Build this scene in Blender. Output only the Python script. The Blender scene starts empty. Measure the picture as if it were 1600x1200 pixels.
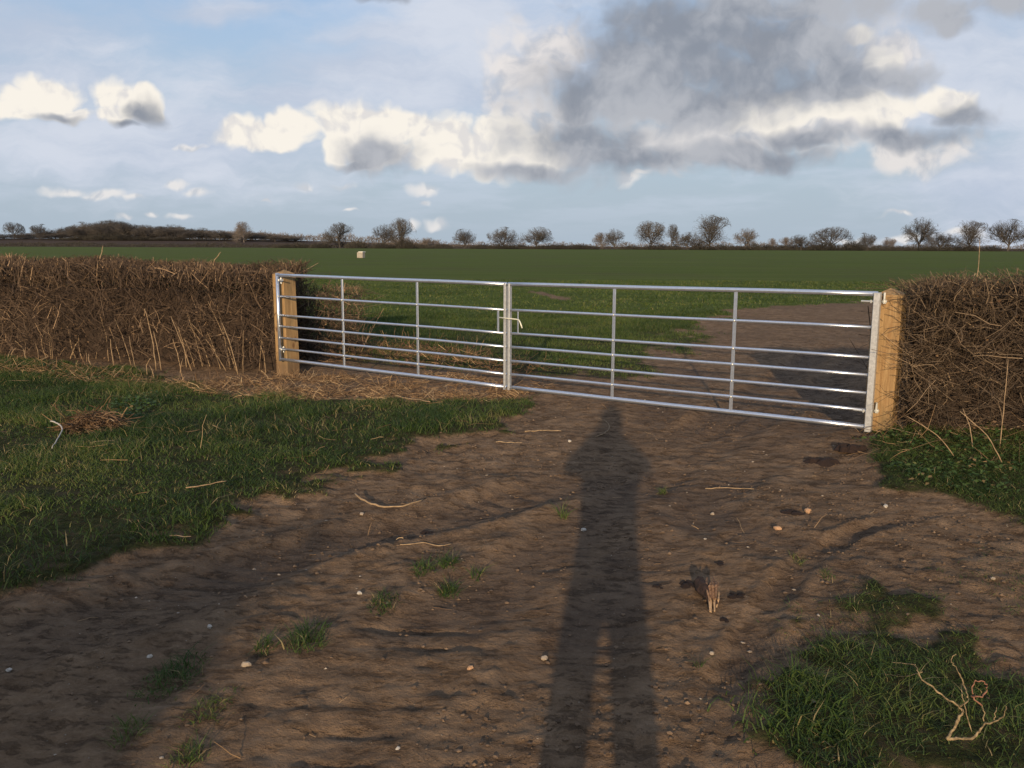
import bpy, math, random
import numpy as np
from mathutils import Matrix, Vector, Euler

R = math.radians
sc = bpy.context.scene
col = sc.collection
rng = np.random.default_rng(11)
random.seed(5)

# ------------------------------------------------------------------ camera
F, PITCH, ROLL, CAMZ = 1343.3, 0.15942, 0.0047, 1.64
cam = bpy.data.cameras.new('camera')
cam_ob = bpy.data.objects.new('camera', cam)
col.objects.link(cam_ob)
cam.sensor_width = 36.0
cam.lens = 36.0 * F / 1600.0
cam.clip_start = 0.02
cam.clip_end = 9000
cam_ob.matrix_world = Matrix.Translation((0, 0, CAMZ)) @ Matrix.Rotation(math.pi / 2 - PITCH, 4, 'X') @ Matrix.Rotation(ROLL, 4, 'Z')
sc.camera = cam_ob

# ------------------------------------------------------------------ sun, view
SUN_EL, SUN_AZ = R(11.4), R(6.85)          # shadows fall away from the camera, 6.5 deg to the right
sun = bpy.data.lights.new('sun', 'SUN')
sun.energy = 5.0
sun.angle = R(0.55)
sun.color = (1.0, 0.74, 0.46)
sun_ob = bpy.data.objects.new('sun', sun)
col.objects.link(sun_ob)
sd = Vector((math.sin(SUN_AZ) * math.cos(SUN_EL), math.cos(SUN_AZ) * math.cos(SUN_EL), -math.sin(SUN_EL)))
sun_ob.rotation_euler = sd.to_track_quat('-Z', 'Y').to_euler()
sun_ob.location = -sd * 40
vs = sc.view_settings
vs.view_transform = 'Standard'
vs.look = 'None'
vs.exposure = 0.0
vs.gamma = 1.0
vs.use_curve_mapping = False
sc.cycles.max_bounces = 5
sc.cycles.diffuse_bounces = 2
sc.cycles.glossy_bounces = 3
sc.cycles.transparent_max_bounces = 4
sc.cycles.use_denoising = True


# ------------------------------------------------------------------ pixel rays (photo pixels, 1600 x 1200)
def ray(px, py):
    u, v = px - 800.0, py - 600.0
    c, s = math.cos(ROLL), math.sin(ROLL)
    u0, v0 = u * c + v * s, -u * s + v * c
    up = -v0 / F
    return (u0 / F, math.cos(PITCH) + up * math.sin(PITCH), -math.sin(PITCH) + up * math.cos(PITCH))


def at(px, py, z=0.0):
    x, y, w = ray(px, py)
    t = (z - CAMZ) / w
    return (x * t, y * t)


def sky_uv(px, py):
    x, y, w = ray(px, py)
    return x / y, w / y


# ------------------------------------------------------------------ node helper
class NT:
    def __init__(self, tree):
        self.t = tree
        tree.nodes.clear()

    def n(self, kind, **kw):
        nd = self.t.nodes.new(kind)
        ins = kw.pop('ins', {})
        for k, v in kw.items():
            setattr(nd, k, v)
        for k, v in ins.items():
            self.put(nd.inputs[k], v)
        return nd

    def put(self, sock, v):
        if isinstance(v, bpy.types.NodeSocket):
            self.t.links.new(v, sock)
        elif isinstance(v, bpy.types.Node):
            self.t.links.new(v.outputs[0], sock)
        else:
            sock.default_value = v

    def m(self, op, a, b=0.0, c=None, clamp=False):
        nd = self.t.nodes.new('ShaderNodeMath')
        nd.operation = op
        nd.use_clamp = clamp
        self.put(nd.inputs[0], a)
        self.put(nd.inputs[1], b)
        if c is not None:
            self.put(nd.inputs[2], c)
        return nd.outputs[0]

    def vm(self, op, a, b=None):
        nd = self.t.nodes.new('ShaderNodeVectorMath')
        nd.operation = op
        self.put(nd.inputs[0], a)
        if b is not None:
            self.put(nd.inputs[1], b)
        return nd.outputs['Value'] if op in ('LENGTH', 'DOT_PRODUCT', 'DISTANCE') else nd.outputs[0]

    def scale(self, a, s):
        nd = self.t.nodes.new('ShaderNodeVectorMath')
        nd.operation = 'SCALE'
        self.put(nd.inputs[0], a)
        self.put(nd.inputs['Scale'], s)
        return nd.outputs[0]

    def rng(self, v, a, b, c=0.0, d=1.0, smooth=True):
        nd = self.t.nodes.new('ShaderNodeMapRange')
        nd.interpolation_type = 'SMOOTHSTEP' if smooth else 'LINEAR'
        for k, x in zip(('Value', 'From Min', 'From Max', 'To Min', 'To Max'), (v, a, b, c, d)):
            self.put(nd.inputs[k], x)
        return nd.outputs['Result']

    def mix(self, f, a, b, mode='MIX'):
        nd = self.t.nodes.new('ShaderNodeMix')
        nd.data_type = 'RGBA'
        nd.blend_type = mode
        self.put(nd.inputs[0], f)
        for s, v in ((nd.inputs[6], a), (nd.inputs[7], b)):
            if isinstance(v, tuple) and len(v) == 3:
                v = (*v, 1.0)
            self.put(s, v)
        return nd.outputs[2]

    def noise(self, vec, scale, detail=4.0, rough=0.5, dist=0.0, out='Fac'):
        nd = self.t.nodes.new('ShaderNodeTexNoise')
        if vec is not None:
            self.put(nd.inputs['Vector'], vec)
        nd.inputs['Scale'].default_value = scale
        nd.inputs['Detail'].default_value = detail
        nd.inputs['Roughness'].default_value = rough
        nd.inputs['Distortion'].default_value = dist
        return nd.outputs[out]

    def ramp(self, fac, stops):
        nd = self.t.nodes.new('ShaderNodeValToRGB')
        e = nd.color_ramp.elements
        while len(e) < len(stops):
            e.new(0.5)
        for el, (p, c) in zip(e, stops):
            el.position = p
            el.color = (*c, 1.0)
        self.put(nd.inputs[0], fac)
        return nd.outputs[0]


# ------------------------------------------------------------------ world: Nishita sky behind cloud layers
def build_world():
    w = bpy.data.worlds.new('World')
    sc.world = w
    w.use_nodes = True
    t = NT(w.node_tree)
    out = t.n('ShaderNodeOutputWorld')
    sky = t.n('ShaderNodeTexSky', sky_type='NISHITA', sun_disc=False)
    sky.sun_elevation = SUN_EL
    sky.sun_rotation = math.pi + SUN_AZ
    sky.air_density = 1.0
    sky.dust_density = 1.0
    sky.ozone_density = 2.5
    S = 0.15
    base = t.mix(1.0, sky.outputs[0], (S, S, S * 1.06), 'MULTIPLY')
    base = t.mix(0.36, base, (0.55, 0.65, 0.83))
    d = t.n('ShaderNodeTexCoord').outputs['Generated']
    sp = t.n('ShaderNodeSeparateXYZ', ins={0: d})
    x, y, z = sp.outputs
    front = t.rng(y, 0.1, 0.45)
    yy = t.m('MAXIMUM', y, 0.08)
    P = t.n('ShaderNodeCombineXYZ', ins={0: t.m('DIVIDE', x, yy), 1: t.m('DIVIDE', z, yy), 2: 0.0}).outputs[0]

    def n2(vec, scale, detail, rough, out='Fac'):
        nd = t.n('ShaderNodeTexNoise', noise_dimensions='2D')
        t.put(nd.inputs['Vector'], vec)
        nd.inputs['Scale'].default_value = scale; nd.inputs['Detail'].default_value = detail; nd.inputs['Roughness'].default_value = rough
        return nd.outputs[out]

    def puff(vec):
        """billowing heaps: inverted cells over fractal noise"""
        v = t.n('ShaderNodeTexVoronoi', voronoi_dimensions='2D', feature='F1')
        t.put(v.inputs['Vector'], vec)
        v.inputs['Scale'].default_value = 21.0; v.inputs['Detail'].default_value = 2.0; v.inputs['Roughness'].default_value = 0.5; v.inputs['Lacunarity'].default_value = 2.3
        n = n2(vec, 10.0, 7, 0.60)
        return t.m('ADD', t.m('MULTIPLY', t.m('SUBTRACT', n, 0.5), 1.15), t.m('MULTIPLY', t.m('SUBTRACT', 0.48, v.outputs['Distance']), 0.50))

    wv = t.scale(t.vm('SUBTRACT', n2(P, 13.0, 3, 0.55, 'Color'), (0.5, 0.5, 0.0)), 0.036)
    Pw = t.vm('MULTIPLY', t.vm('ADD', P, wv), (1.0, 1.0, 0.0))
    B0 = puff(Pw)
    B1 = puff(t.vm('ADD', Pw, (0.004, -0.013, 0.0)))      # the same heaps a little lower, for lit tops and shaded bases
    emb = t.m('SUBTRACT', B0, B1)

    def field(p, blobs):
        f = None
        for (px, py, rx, ry) in blobs:
            cu, cv = sky_uv(px, py)
            nd = t.n('ShaderNodeVectorMath', operation='MULTIPLY_ADD')
            t.put(nd.inputs[0], p)
            nd.inputs[1].default_value = (F / rx, F / ry, 0.0)
            nd.inputs[2].default_value = (-cu * F / rx, -cv * F / ry, 0.0)
            v = t.vm('LENGTH', nd.outputs[0])
            f = v if f is None else t.m('MINIMUM', f, v)
        return t.m('SUBTRACT', 1.0, f)

    cur = base
    # pale haze towards the horizon, greyer blue than the clear air above
    hz = t.rng(z, 0.36, 0.0)
    cur = t.mix(t.m('MULTIPLY', hz, 0.94), cur, (0.418, 0.503, 0.595))
    # thin high veil, everywhere
    zz = t.m('ADD', t.m('MAXIMUM', z, 0.0), 0.12)
    Q = t.n('ShaderNodeCombineXYZ', ins={0: t.m('DIVIDE', x, zz), 1: t.m('DIVIDE', y, zz), 2: 0.0}).outputs[0]
    vn = n2(Q, 0.9, 7, 0.6)
    above = t.rng(z, -0.01, 0.10)
    va = t.m('MULTIPLY', t.m('MULTIPLY', t.rng(vn, 0.43, 0.68), 0.55), above)
    cur = t.mix(va, cur, (0.62, 0.68, 0.80))
    # broken cloud over the rest of the sky (outside the view), same kind as in view
    bn = n2(t.vm('ADD', Q, (3.7, 1.9, 0.0)), 0.55, 7, 0.56)
    ba = t.m('MULTIPLY', t.m('MULTIPLY', t.rng(bn, 0.50, 0.60), above), t.m('SUBTRACT', 1.0, front))
    bc = t.mix(t.rng(bn, 0.52, 0.72), (0.70, 0.68, 0.66), (0.29, 0.30, 0.36))
    cur = t.mix(t.m('MULTIPLY', ba, 0.9), cur, bc)

    def layer(cur, blobs, amp, lo, hi, bright, dark, s0, s1, opac=1.0, p=Pw, nz=B0, k=None):
        f = t.m('ADD', field(p, blobs), t.m('MULTIPLY', nz, amp))
        a = t.m('MULTIPLY', t.m('MULTIPLY', t.rng(f, lo, hi), opac), front)
        k = t.rng(emb if k is None else k, s0, s1)
        return t.mix(a, cur, t.mix(k, dark, bright))

    # stratus veils
    veils = [(600, 112, 380, 56), (640, 60, 200, 30), (250, 225, 380, 90), (40, 50, 260, 90), (60, 120, 260, 70), (760, 30, 160, 50), (1500, 110, 260, 170), (1420, 30, 300, 90), (460, 150, 240, 45),
             (860, 75, 220, 110), (1560, 300, 180, 130), (330, 15, 160, 25), (700, 140, 260, 60)]
    st = t.vm('MULTIPLY', Pw, (0.45, 1.5, 1.0))
    sn = t.m('SUBTRACT', n2(st, 7.0, 7, 0.62), 0.5)
    cur = layer(cur, veils, 1.9, -0.25, 0.85, (0.66, 0.705, 0.80), (0.50, 0.57, 0.70), -0.16, 0.2, 0.95, nz=sn, k=sn)
    # tiny far puffs
    puffs = [(105, 300, 50, 12), (165, 305, 60, 11), (215, 308, 30, 7), (275, 291, 32, 10), (318, 302, 34, 8), (480, 290, 24, 12), (528, 290, 30, 12),
             (666, 302, 30, 13), (668, 322, 12, 6), (983, 285, 34, 16), (1000, 279, 20, 8), (682, 349, 26, 9), (650, 347, 12, 10), (203, 337, 20, 8), (240, 333, 12, 7),
             (290, 338, 36, 8), (540, 337, 20, 5), (1400, 372, 70, 13), (1500, 374, 70, 12), (1330, 378, 60, 10), (1400, 335, 34, 6), (295, 228, 30, 6), (420, 313, 16, 4)]
    cur = layer(cur, puffs, 0.9, 0.0, 0.75, (0.84, 0.81, 0.79), (0.60, 0.62, 0.66), -0.10, 0.08, 0.85)
    # soft sunlit flanks of the big cloud
    softs = [(815, 112, 84, 62), (860, 75, 90, 60), (850, 180, 120, 76), (1150, 190, 130, 60), (1080, 220, 190, 60), (1300, 205, 190, 50), (1420, 235, 120, 46), (1390, 80, 60, 60), (1190, 70, 60, 20)]
    cur = layer(cur, softs, 0.85, -0.12, 0.55, (0.86, 0.80, 0.76), (0.52, 0.525, 0.56), -0.30, 0.14, 0.82)
    # heaped bright cloud: pair on the left, band in the middle, shoulders of the big cloud
    heaps = [(70, 152, 66, 38), (35, 172, 50, 24), (180, 150, 50, 36), (225, 158, 34, 30), (95, 178, 60, 18), (190, 178, 60, 20),
             (385, 210, 76, 28), (450, 200, 50, 30), (430, 218, 70, 20), (540, 195, 66, 44), (612, 200, 62, 36), (520, 236, 36, 32), (590, 240, 80, 30),
             (700, 212, 70, 46), (770, 230, 86, 56), (700, 248, 66, 32), (830, 240, 80, 44), (655, 190, 46, 24),
             (1210, 172, 90, 34), (1330, 170, 130, 34), (1478, 155, 56, 24), (1380, 92, 26, 28), (1340, 52, 30, 16), (1170, 160, 40, 26)]
    cur = layer(cur, heaps, 0.62, -0.10, 0.30, (0.95, 0.895, 0.81), (0.76, 0.735, 0.72), -0.26, 0.05)
    # grey undersides and the shaded body of the big cloud
    greys = [(222, 176, 34, 24), (88, 186, 44, 9), (205, 192, 36, 8), (590, 246, 74, 30), (560, 262, 50, 10),
             (1090, 50, 200, 105), (1240, 70, 160, 100), (1160, 120, 120, 60), (1110, 105, 90, 60), (1000, 110, 140, 80), (930, 150, 130, 70), (920, 220, 140, 60), (1060, 160, 140, 54),
             (980, 250, 170, 30), (1150, 246, 170, 26), (1300, 110, 80, 54), (1395, 120, 64, 22), (1290, 138, 90, 26), (1265, 218, 80, 22),
             (1400, 212, 130, 20), (1505, 180, 56, 26), (1460, 25, 70, 30), (1580, 8, 70, 28), (1490, 45, 40, 16), (600, -4, 46, 14), (1200, 10, 260, 60), (830, 268, 110, 16)]
    gk = t.m('ADD', t.m('MULTIPLY', emb, 0.30), t.m('MULTIPLY', t.m('SUBTRACT', n2(Pw, 5.5, 6, 0.6), 0.5), 1.1))
    cur = layer(cur, greys, 0.85, -0.36, 0.56, (0.465, 0.482, 0.525), (0.262, 0.290, 0.345), -0.20, 0.20, 0.97, k=gk)
    bg = t.n('ShaderNodeBackground', ins={0: cur, 1: 1.0})
    t.t.links.new(bg.outputs[0], out.inputs[0])
    w.cycles.sampling_method = 'MANUAL'
    w.cycles.sample_map_resolution = 512


build_world()


# ---------- object helpers
def tag(o, label=None, cat=None, group=None, kind=None):
    if label: o['label'] = label
    if cat: o['category'] = cat
    if group: o['group'] = group
    if kind: o['kind'] = kind
    return o


def empty(name, loc=(0, 0, 0), rz=0.0):
    o = bpy.data.objects.new(name, None)
    o.location = loc
    o.rotation_euler = (0, 0, rz)
    o.empty_display_size = 0.2
    col.objects.link(o)
    return o


def link(name, me, mat=None, parent=None, loc=(0, 0, 0), rot=(0, 0, 0), scale=(1, 1, 1)):
    if mat is not None and len(me.materials) == 0:
        me.materials.append(mat)
    o = bpy.data.objects.new(name, me)
    o.location, o.rotation_euler, o.scale = loc, rot, scale
    o.parent = parent
    col.objects.link(o)
    return o


def mesh_np(name, V, faces, smooth=False, attrs=None):
    """V (n,3); faces: list of (m,k) index arrays; attrs: {name: per-vertex float array}"""
    me = bpy.data.meshes.new(name)
    V = np.asarray(V, dtype=np.float32)
    faces = [np.asarray(f, dtype=np.int32) for f in faces if len(f)]
    me.vertices.add(len(V))
    me.vertices.foreach_set('co', V.ravel())
    loops = np.concatenate([f.ravel() for f in faces])
    tot = np.concatenate([np.full(len(f), f.shape[1], dtype=np.int32) for f in faces])
    start = np.concatenate([[0], np.cumsum(tot)[:-1]]).astype(np.int32)
    me.loops.add(len(loops))
    me.loops.foreach_set('vertex_index', loops)
    me.polygons.add(len(tot))
    me.polygons.foreach_set('loop_start', start)
    me.polygons.foreach_set('loop_total', tot)
    me.polygons.foreach_set('use_smooth', np.full(len(tot), smooth, dtype=bool))
    if attrs:
        for k, a in attrs.items():
            at_ = me.attributes.new(k, 'FLOAT', 'POINT')
            at_.data.foreach_set('value', np.asarray(a, dtype=np.float32))
    me.update(calc_edges=True)
    me.validate()
    return me


def norm(a):
    return a / np.maximum(np.linalg.norm(a, axis=-1, keepdims=True), 1e-9)


def tubes(P, Rr, S=3, caps=False):
    """P (N,K,3), Rr (N,K) -> verts, faces list"""
    P = np.asarray(P, float); Rr = np.asarray(Rr, float)
    N, K, _ = P.shape
    T = np.empty_like(P)
    T[:, 1:-1] = P[:, 2:] - P[:, :-2]
    T[:, 0] = P[:, 1] - P[:, 0]
    T[:, -1] = P[:, -1] - P[:, -2]
    T = norm(T)
    main = norm(P[:, -1] - P[:, 0])
    ref = np.where(np.abs(main[:, 2:3]) < 0.8, np.array([[0, 0, 1.0]]), np.array([[1.0, 0.2, 0]]))
    n1 = norm(np.cross(T, ref[:, None, :]))
    n2 = np.cross(T, n1)
    a = np.arange(S) * 2 * math.pi / S
    V = P[:, :, None, :] + Rr[:, :, None, None] * (np.cos(a)[None, None, :, None] * n1[:, :, None, :] + np.sin(a)[None, None, :, None] * n2[:, :, None, :])
    V = V.reshape(-1, 3)
    b = (np.arange(N) * K * S)[:, None, None] + (np.arange(K - 1) * S)[None, :, None]
    i = np.arange(S)[None, None, :]
    j = (np.arange(S) + 1) % S
    j = j[None, None, :]
    q = np.stack([b + i, b + j, b + S + j, b + S + i], -1).reshape(-1, 4)
    fs = [q]
    if caps:
        b0 = (np.arange(N) * K * S)[:, None]
        c0 = b0 + np.arange(S)[None, ::-1]
        c1 = b0 + (K - 1) * S + np.arange(S)[None, :]
        fs.append(np.concatenate([c0, c1]))
    return V, fs


def one_tube(pts, rad, S=8, caps=True):
    pts = np.array(pts, float)[None]
    if np.isscalar(rad): rad = [rad] * pts.shape[1]
    return tubes(pts, np.array(rad, float)[None], S, caps)


def merge(*parts):
    Vs, Fs, off = [], [], 0
    for V, fs in parts:
        Vs.append(V)
        Fs += [np.asarray(f) + off for f in fs]
        off += len(V)
    return np.concatenate(Vs), Fs


def box(cx, cy, cz, sx, sy, sz, bev=0.0):
    """chamfered box centred at c"""
    h = np.array([sx, sy, sz]) / 2.0
    if bev <= 0:
        V = np.array([[a, b, c] for a in (-1, 1) for b in (-1, 1) for c in (-1, 1)]) * h
        f = np.array([[0, 1, 3, 2], [4, 6, 7, 5], [0, 4, 5, 1], [2, 3, 7, 6], [0, 2, 6, 4], [1, 5, 7, 3]])
        return V + (cx, cy, cz), [f]
    V, idx = [], {}
    for a in (-1, 1):
        for b in (-1, 1):
            for c in (-1, 1):
                s = np.array([a, b, c])
                for ax in range(3):
                    v = s * (h - bev)
                    v[ax] = s[ax] * h[ax]
                    idx[(a, b, c, ax)] = len(V)
                    V.append(v)
    q, tr = [], []
    for ax in range(3):
        o1, o2 = [k for k in range(3) if k != ax]
        for s in (-1, 1):
            f = []
            for (p, r) in ((-1, -1), (1, -1), (1, 1), (-1, 1)):
                k = [0, 0, 0]; k[ax] = s; k[o1] = p; k[o2] = r
                f.append(idx[(*k, ax)])
            q.append(f)
        for p in (-1, 1):
            for r in (-1, 1):
                k0 = [0, 0, 0]; k1 = [0, 0, 0]
                k0[ax] = -1; k1[ax] = 1
                k0[o1] = k1[o1] = p; k0[o2] = k1[o2] = r
                q.append([idx[(*k0, o1)], idx[(*k1, o1)], idx[(*k1, o2)], idx[(*k0, o2)]])
    for a in (-1, 1):
        for b in (-1, 1):
            for c in (-1, 1):
                tr.append([idx[(a, b, c, 0)], idx[(a, b, c, 1)], idx[(a, b, c, 2)]])
    V = np.array(V)
    # orient outward
    def fix(fs):
        o = []
        for f in fs:
            p = V[f]
            nn = np.cross(p[1] - p[0], p[2] - p[0])
            o.append(f if nn @ p.mean(0) > 0 else f[::-1])
        return np.array(o)
    return V + (cx, cy, cz), [fix(q), fix(tr)]


# ------------------------------------------------------------------ numpy noise
_T = np.random.default_rng(3).random((256, 256))


def vnoise(x, y):
    xi, yi = np.floor(x).astype(int), np.floor(y).astype(int)
    fx, fy = x - xi, y - yi
    fx = fx * fx * (3 - 2 * fx); fy = fy * fy * (3 - 2 * fy)
    a = _T[xi % 256, yi % 256]; b = _T[(xi + 1) % 256, yi % 256]
    c = _T[xi % 256, (yi + 1) % 256]; d = _T[(xi + 1) % 256, (yi + 1) % 256]
    return (a * (1 - fx) + b * fx) * (1 - fy) + (c * (1 - fx) + d * fx) * fy - 0.5


def fbm(x, y, f=1.0, octv=4, gain=0.5, seed=0.0):
    r = np.zeros_like(x); amp = 1.0
    for k in range(octv):
        r = r + amp * vnoise(x * f + seed + 17.3 * k, y * f + seed * 1.7 + 9.1 * k)
        amp *= gain; f *= 2.03
    return r


def sstep(x, a, b):
    t = np.clip((x - a) / (b - a), 0, 1)
    return t * t * (3 - 2 * t)


def sdf(x, y, poly):
    """signed distance, positive inside"""
    poly = np.array(poly, float)
    inside = np.zeros(x.shape, bool)
    dist = np.full(x.shape, 1e9)
    n = len(poly)
    for i in range(n):
        ax, ay = poly[i]; bx, by = poly[(i + 1) % n]
        ex, ey = bx - ax, by - ay
        t = np.clip(((x - ax) * ex + (y - ay) * ey) / (ex * ex + ey * ey + 1e-12), 0, 1)
        dist = np.minimum(dist, np.hypot(x - ax - t * ex, y - ay - t * ey))
        c = ((ay > y) != (by > y)) & (x < (bx - ax) * (y - ay) / (by - ay + 1e-12) + ax)
        inside ^= c
    return np.where(inside, dist, -dist)


def pxpoly(pts):
    return [at(*p) for p in pts]


# ------------------------------------------------------------------ layout on the ground
GL, GM, GR = np.array([-3.117, 11.463]), np.array([-0.051, 9.279]), np.array([3.009, 7.108])
GD = (GR - GL) / np.linalg.norm(GR - GL)          # along the gates, left to right
GN = np.array([-GD[1], GD[0]])                     # towards the field
if GN[1] < 0: GN = -GN

VERGE = pxpoly([(-330, 1010), (0, 945), (60, 908), (200, 872), (330, 812), (430, 775), (560, 735), (640, 702), (760, 682), (835, 640), (800, 632), (640, 630), (480, 618), (400, 600), (300, 588), (120, 566), (0, 556), (-500, 560), (-900, 700)])
STRAW = pxpoly([(300, 590), (420, 578), (560, 578), (700, 590), (835, 606), (835, 634), (640, 634), (480, 628), (330, 612)])
HLFOOT = pxpoly([(-100, 545), (60, 565), (130, 575), (300, 588), (420, 588), (420, 600), (300, 612), (100, 590), (-100, 575)])
PATCH = pxpoly([(1225, 1260), (1232, 1100), (1245, 1000), (1290, 945), (1370, 920), (1440, 935), (1480, 985), (1600, 1040), (1750, 1080), (1900, 1300)])
WEEDS = pxpoly([(1345, 690), (1368, 735), (1378, 775), (1440, 778), (1500, 800), (1600, 832), (1760, 870), (1800, 720), (1600, 700), (1440, 690)])
THIN = pxpoly([(1370, 870), (1600, 860), (1750, 900), (1750, 1080), (1480, 1000), (1440, 930)])
BEYOND = pxpoly([(780, 655), (930, 612), (1015, 588), (1062, 546), (1100, 512), (1180, 484), (1365, 472), (1600, 470), (1800, 480), (1800, 700), (1365, 700), (1100, 690)])
SPOTS = [(600, 940, 45), (660, 890, 30), (700, 880, 26), (700, 917, 24), (480, 992, 60), (415, 1005, 30), (260, 1060, 90), (330, 1100, 80), (200, 1140, 50), (300, 1165, 60),
         (880, 812, 12), (1035, 772, 14), (1090, 1030, 14), (1245, 880, 30), (1290, 905, 30), (745, 893, 16)]
SPOTS = [(*at(px, py), r * at(px, py)[1] / F) for px, py, r in SPOTS]


def field_side(x, y):
    return (x - GM[0]) * GN[0] + (y - GM[1]) * GN[1]      # >0 beyond the gate line


def grass_mask(x, y, tufts=True):
    wob = fbm(x, y, 2.2, 4, 0.55, 4.0) * 0.42
    rag = fbm(x, y, 7.0, 4, 0.6, 44.0) * 0.30
    g = sstep(sdf(x, y, VERGE) + 0.12 + wob + rag, -0.12, 0.24)
    g = np.maximum(g, sstep(sdf(x, y, WEEDS) + wob * 0.5, -0.05, 0.15))
    g = np.maximum(g, sstep(sdf(x, y, PATCH) + wob * 0.9 + fbm(x, y, 3.0, 3, 0.5, 7.0) * 0.45 + rag + 0.0, -0.14, 0.36) * 0.95)
    if tufts: g = np.maximum(g, 0.85 * sstep(sdf(x, y, HLFOOT) + wob, -0.15, 0.2) * sstep(fbm(x, y, 2.1, 3, 0.5, 66.0), -0.3, 0.1))
    if tufts: g = np.maximum(g, 0.50 * sstep(sdf(x, y, THIN) + wob, -0.1, 0.4) * sstep(fbm(x, y, 2.5, 3, 0.5, 2.0), -0.1, 0.3))
    for sx, sy, r in (SPOTS if tufts else []):
        g = np.maximum(g, 0.85 * sstep(1.0 - np.hypot((x - sx), (y - sy) * 0.62) / r + wob * 1.2, 0.25, 0.95))
    fs = field_side(x, y)
    fld = sstep(fs + wob * 0.6, 0.9, 1.8)
    fld = fld * sstep(-sdf(x, y, BEYOND) + wob * 2.2, -0.25, 0.7)
    # worn streak across the field seen through the gates
    a, b = np.array(at(832, 455)), np.array(at(885, 468))
    e = b - a; tt = np.clip(((x - a[0]) * e[0] + (y - a[1]) * e[1]) / (e @ e), 0, 1)
    fld = fld * (1 - 0.9 * sstep(np.hypot(x - a[0] - tt * e[0], y - a[1] - tt * e[1]) + wob, 0.55, 0.1))
    g = np.maximum(g, fld)
    return np.clip(g * (1 - 0.75 * sstep(sdf(x, y, STRAW) + wob * 0.4, 0.0, 0.2)), 0, 1)


TRACKS = [  # wheel tracks: path (photo px on the ground), half width, depth, lug depth
    ([(-300, 1120), (0, 1010), (200, 955), (400, 880), (560, 835), (720, 805), (900, 765), (1060, 690), (1180, 620), (1290, 540)], 0.24, 0.038, 0.008),
    ([(250, 1320), (470, 1140), (640, 1005), (760, 925), (880, 850), (1010, 760), (1150, 680), (1280, 610), (1360, 540)], 0.25, 0.030, 0.016),
    ([(700, 1330), (830, 1090), (930, 950), (1010, 860), (1120, 770), (1240, 690), (1330, 630)], 0.22, 0.020, 0.011),
    ([(1700, 910), (1500, 905), (1330, 880), (1180, 850), (1080, 800), (1030, 720), (1020, 650), (1090, 580)], 0.24, 0.018, 0.009),
    ([(1080, 1330), (1110, 1105), (1170, 990), (1240, 895), (1330, 840), (1480, 800)], 0.07, 0.030, 0.0),
]
TRACKS = [(np.array([at(*p) for p in pts]), w, dp, lg) for pts, w, dp, lg in TRACKS]


def track_relief(x, y):
    h = np.zeros_like(x); damp = np.zeros_like(x)
    for pts, w, dp, lg in TRACKS:
        # smooth the path
        tt = np.linspace(0, len(pts) - 1, len(pts) * 6)
        k = np.arange(len(pts))
        px = np.interp(tt, k, pts[:, 0]); py = np.interp(tt, k, pts[:, 1])
        for _ in range(4):
            px[1:-1] = (px[:-2] + 2 * px[1:-1] + px[2:]) / 4; py[1:-1] = (py[:-2] + 2 * py[1:-1] + py[2:]) / 4
        m = (x > px.min() - 1) & (x < px.max() + 1) & (y > py.min() - 1) & (y < py.max() + 1)
        xs, ys = x[m], y[m]
        best = np.full(xs.shape, 1e9); sd_ = np.zeros_like(xs); al = np.zeros_like(xs); s0 = 0.0
        for i in range(len(px) - 1):
            ex, ey = px[i + 1] - px[i], py[i + 1] - py[i]
            L = math.hypot(ex, ey) + 1e-9
            t = np.clip(((xs - px[i]) * ex + (ys - py[i]) * ey) / L ** 2, 0, 1)
            dx, dy = xs - px[i] - t * ex, ys - py[i] - t * ey
            dd = np.hypot(dx, dy)
            u = dd < best
            best = np.where(u, dd, best); al = np.where(u, s0 + t * L, al)
            sd_ = np.where(u, (ex * dy - ey * dx) / L, sd_)
            s0 += L
        wv = w * (1 + 0.35 * fbm(xs, ys, 0.9, 2, 0.5, 21.0))
        fade = sstep(fbm(xs, ys, 0.7, 3, 0.5, 33.0), -0.42, 0.1)
        prof = -dp * np.exp(-(best / wv) ** 4) + 0.45 * dp * np.exp(-((best - wv * 1.35) / (0.32 * wv)) ** 2)
        ph = (al + 0.45 * np.abs(sd_) * np.sign(sd_ + 1e-6) + fbm(xs, ys, 2.0, 2, 0.5, 5.0) * 0.12) / 0.17
        lug = -1.5 * lg * sstep(np.sin(ph * 2 * math.pi), 0.45, 0.85) * np.exp(-(best / (wv * 1.05)) ** 6)
        lug *= sstep(fbm(xs, ys, 1.3, 3, 0.5, 51.0), -0.22, 0.25)
        h[m] += (prof + lug) * fade
        damp[m] = np.maximum(damp[m], np.exp(-(best / wv) ** 4) * fade)
    return h, damp


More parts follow.
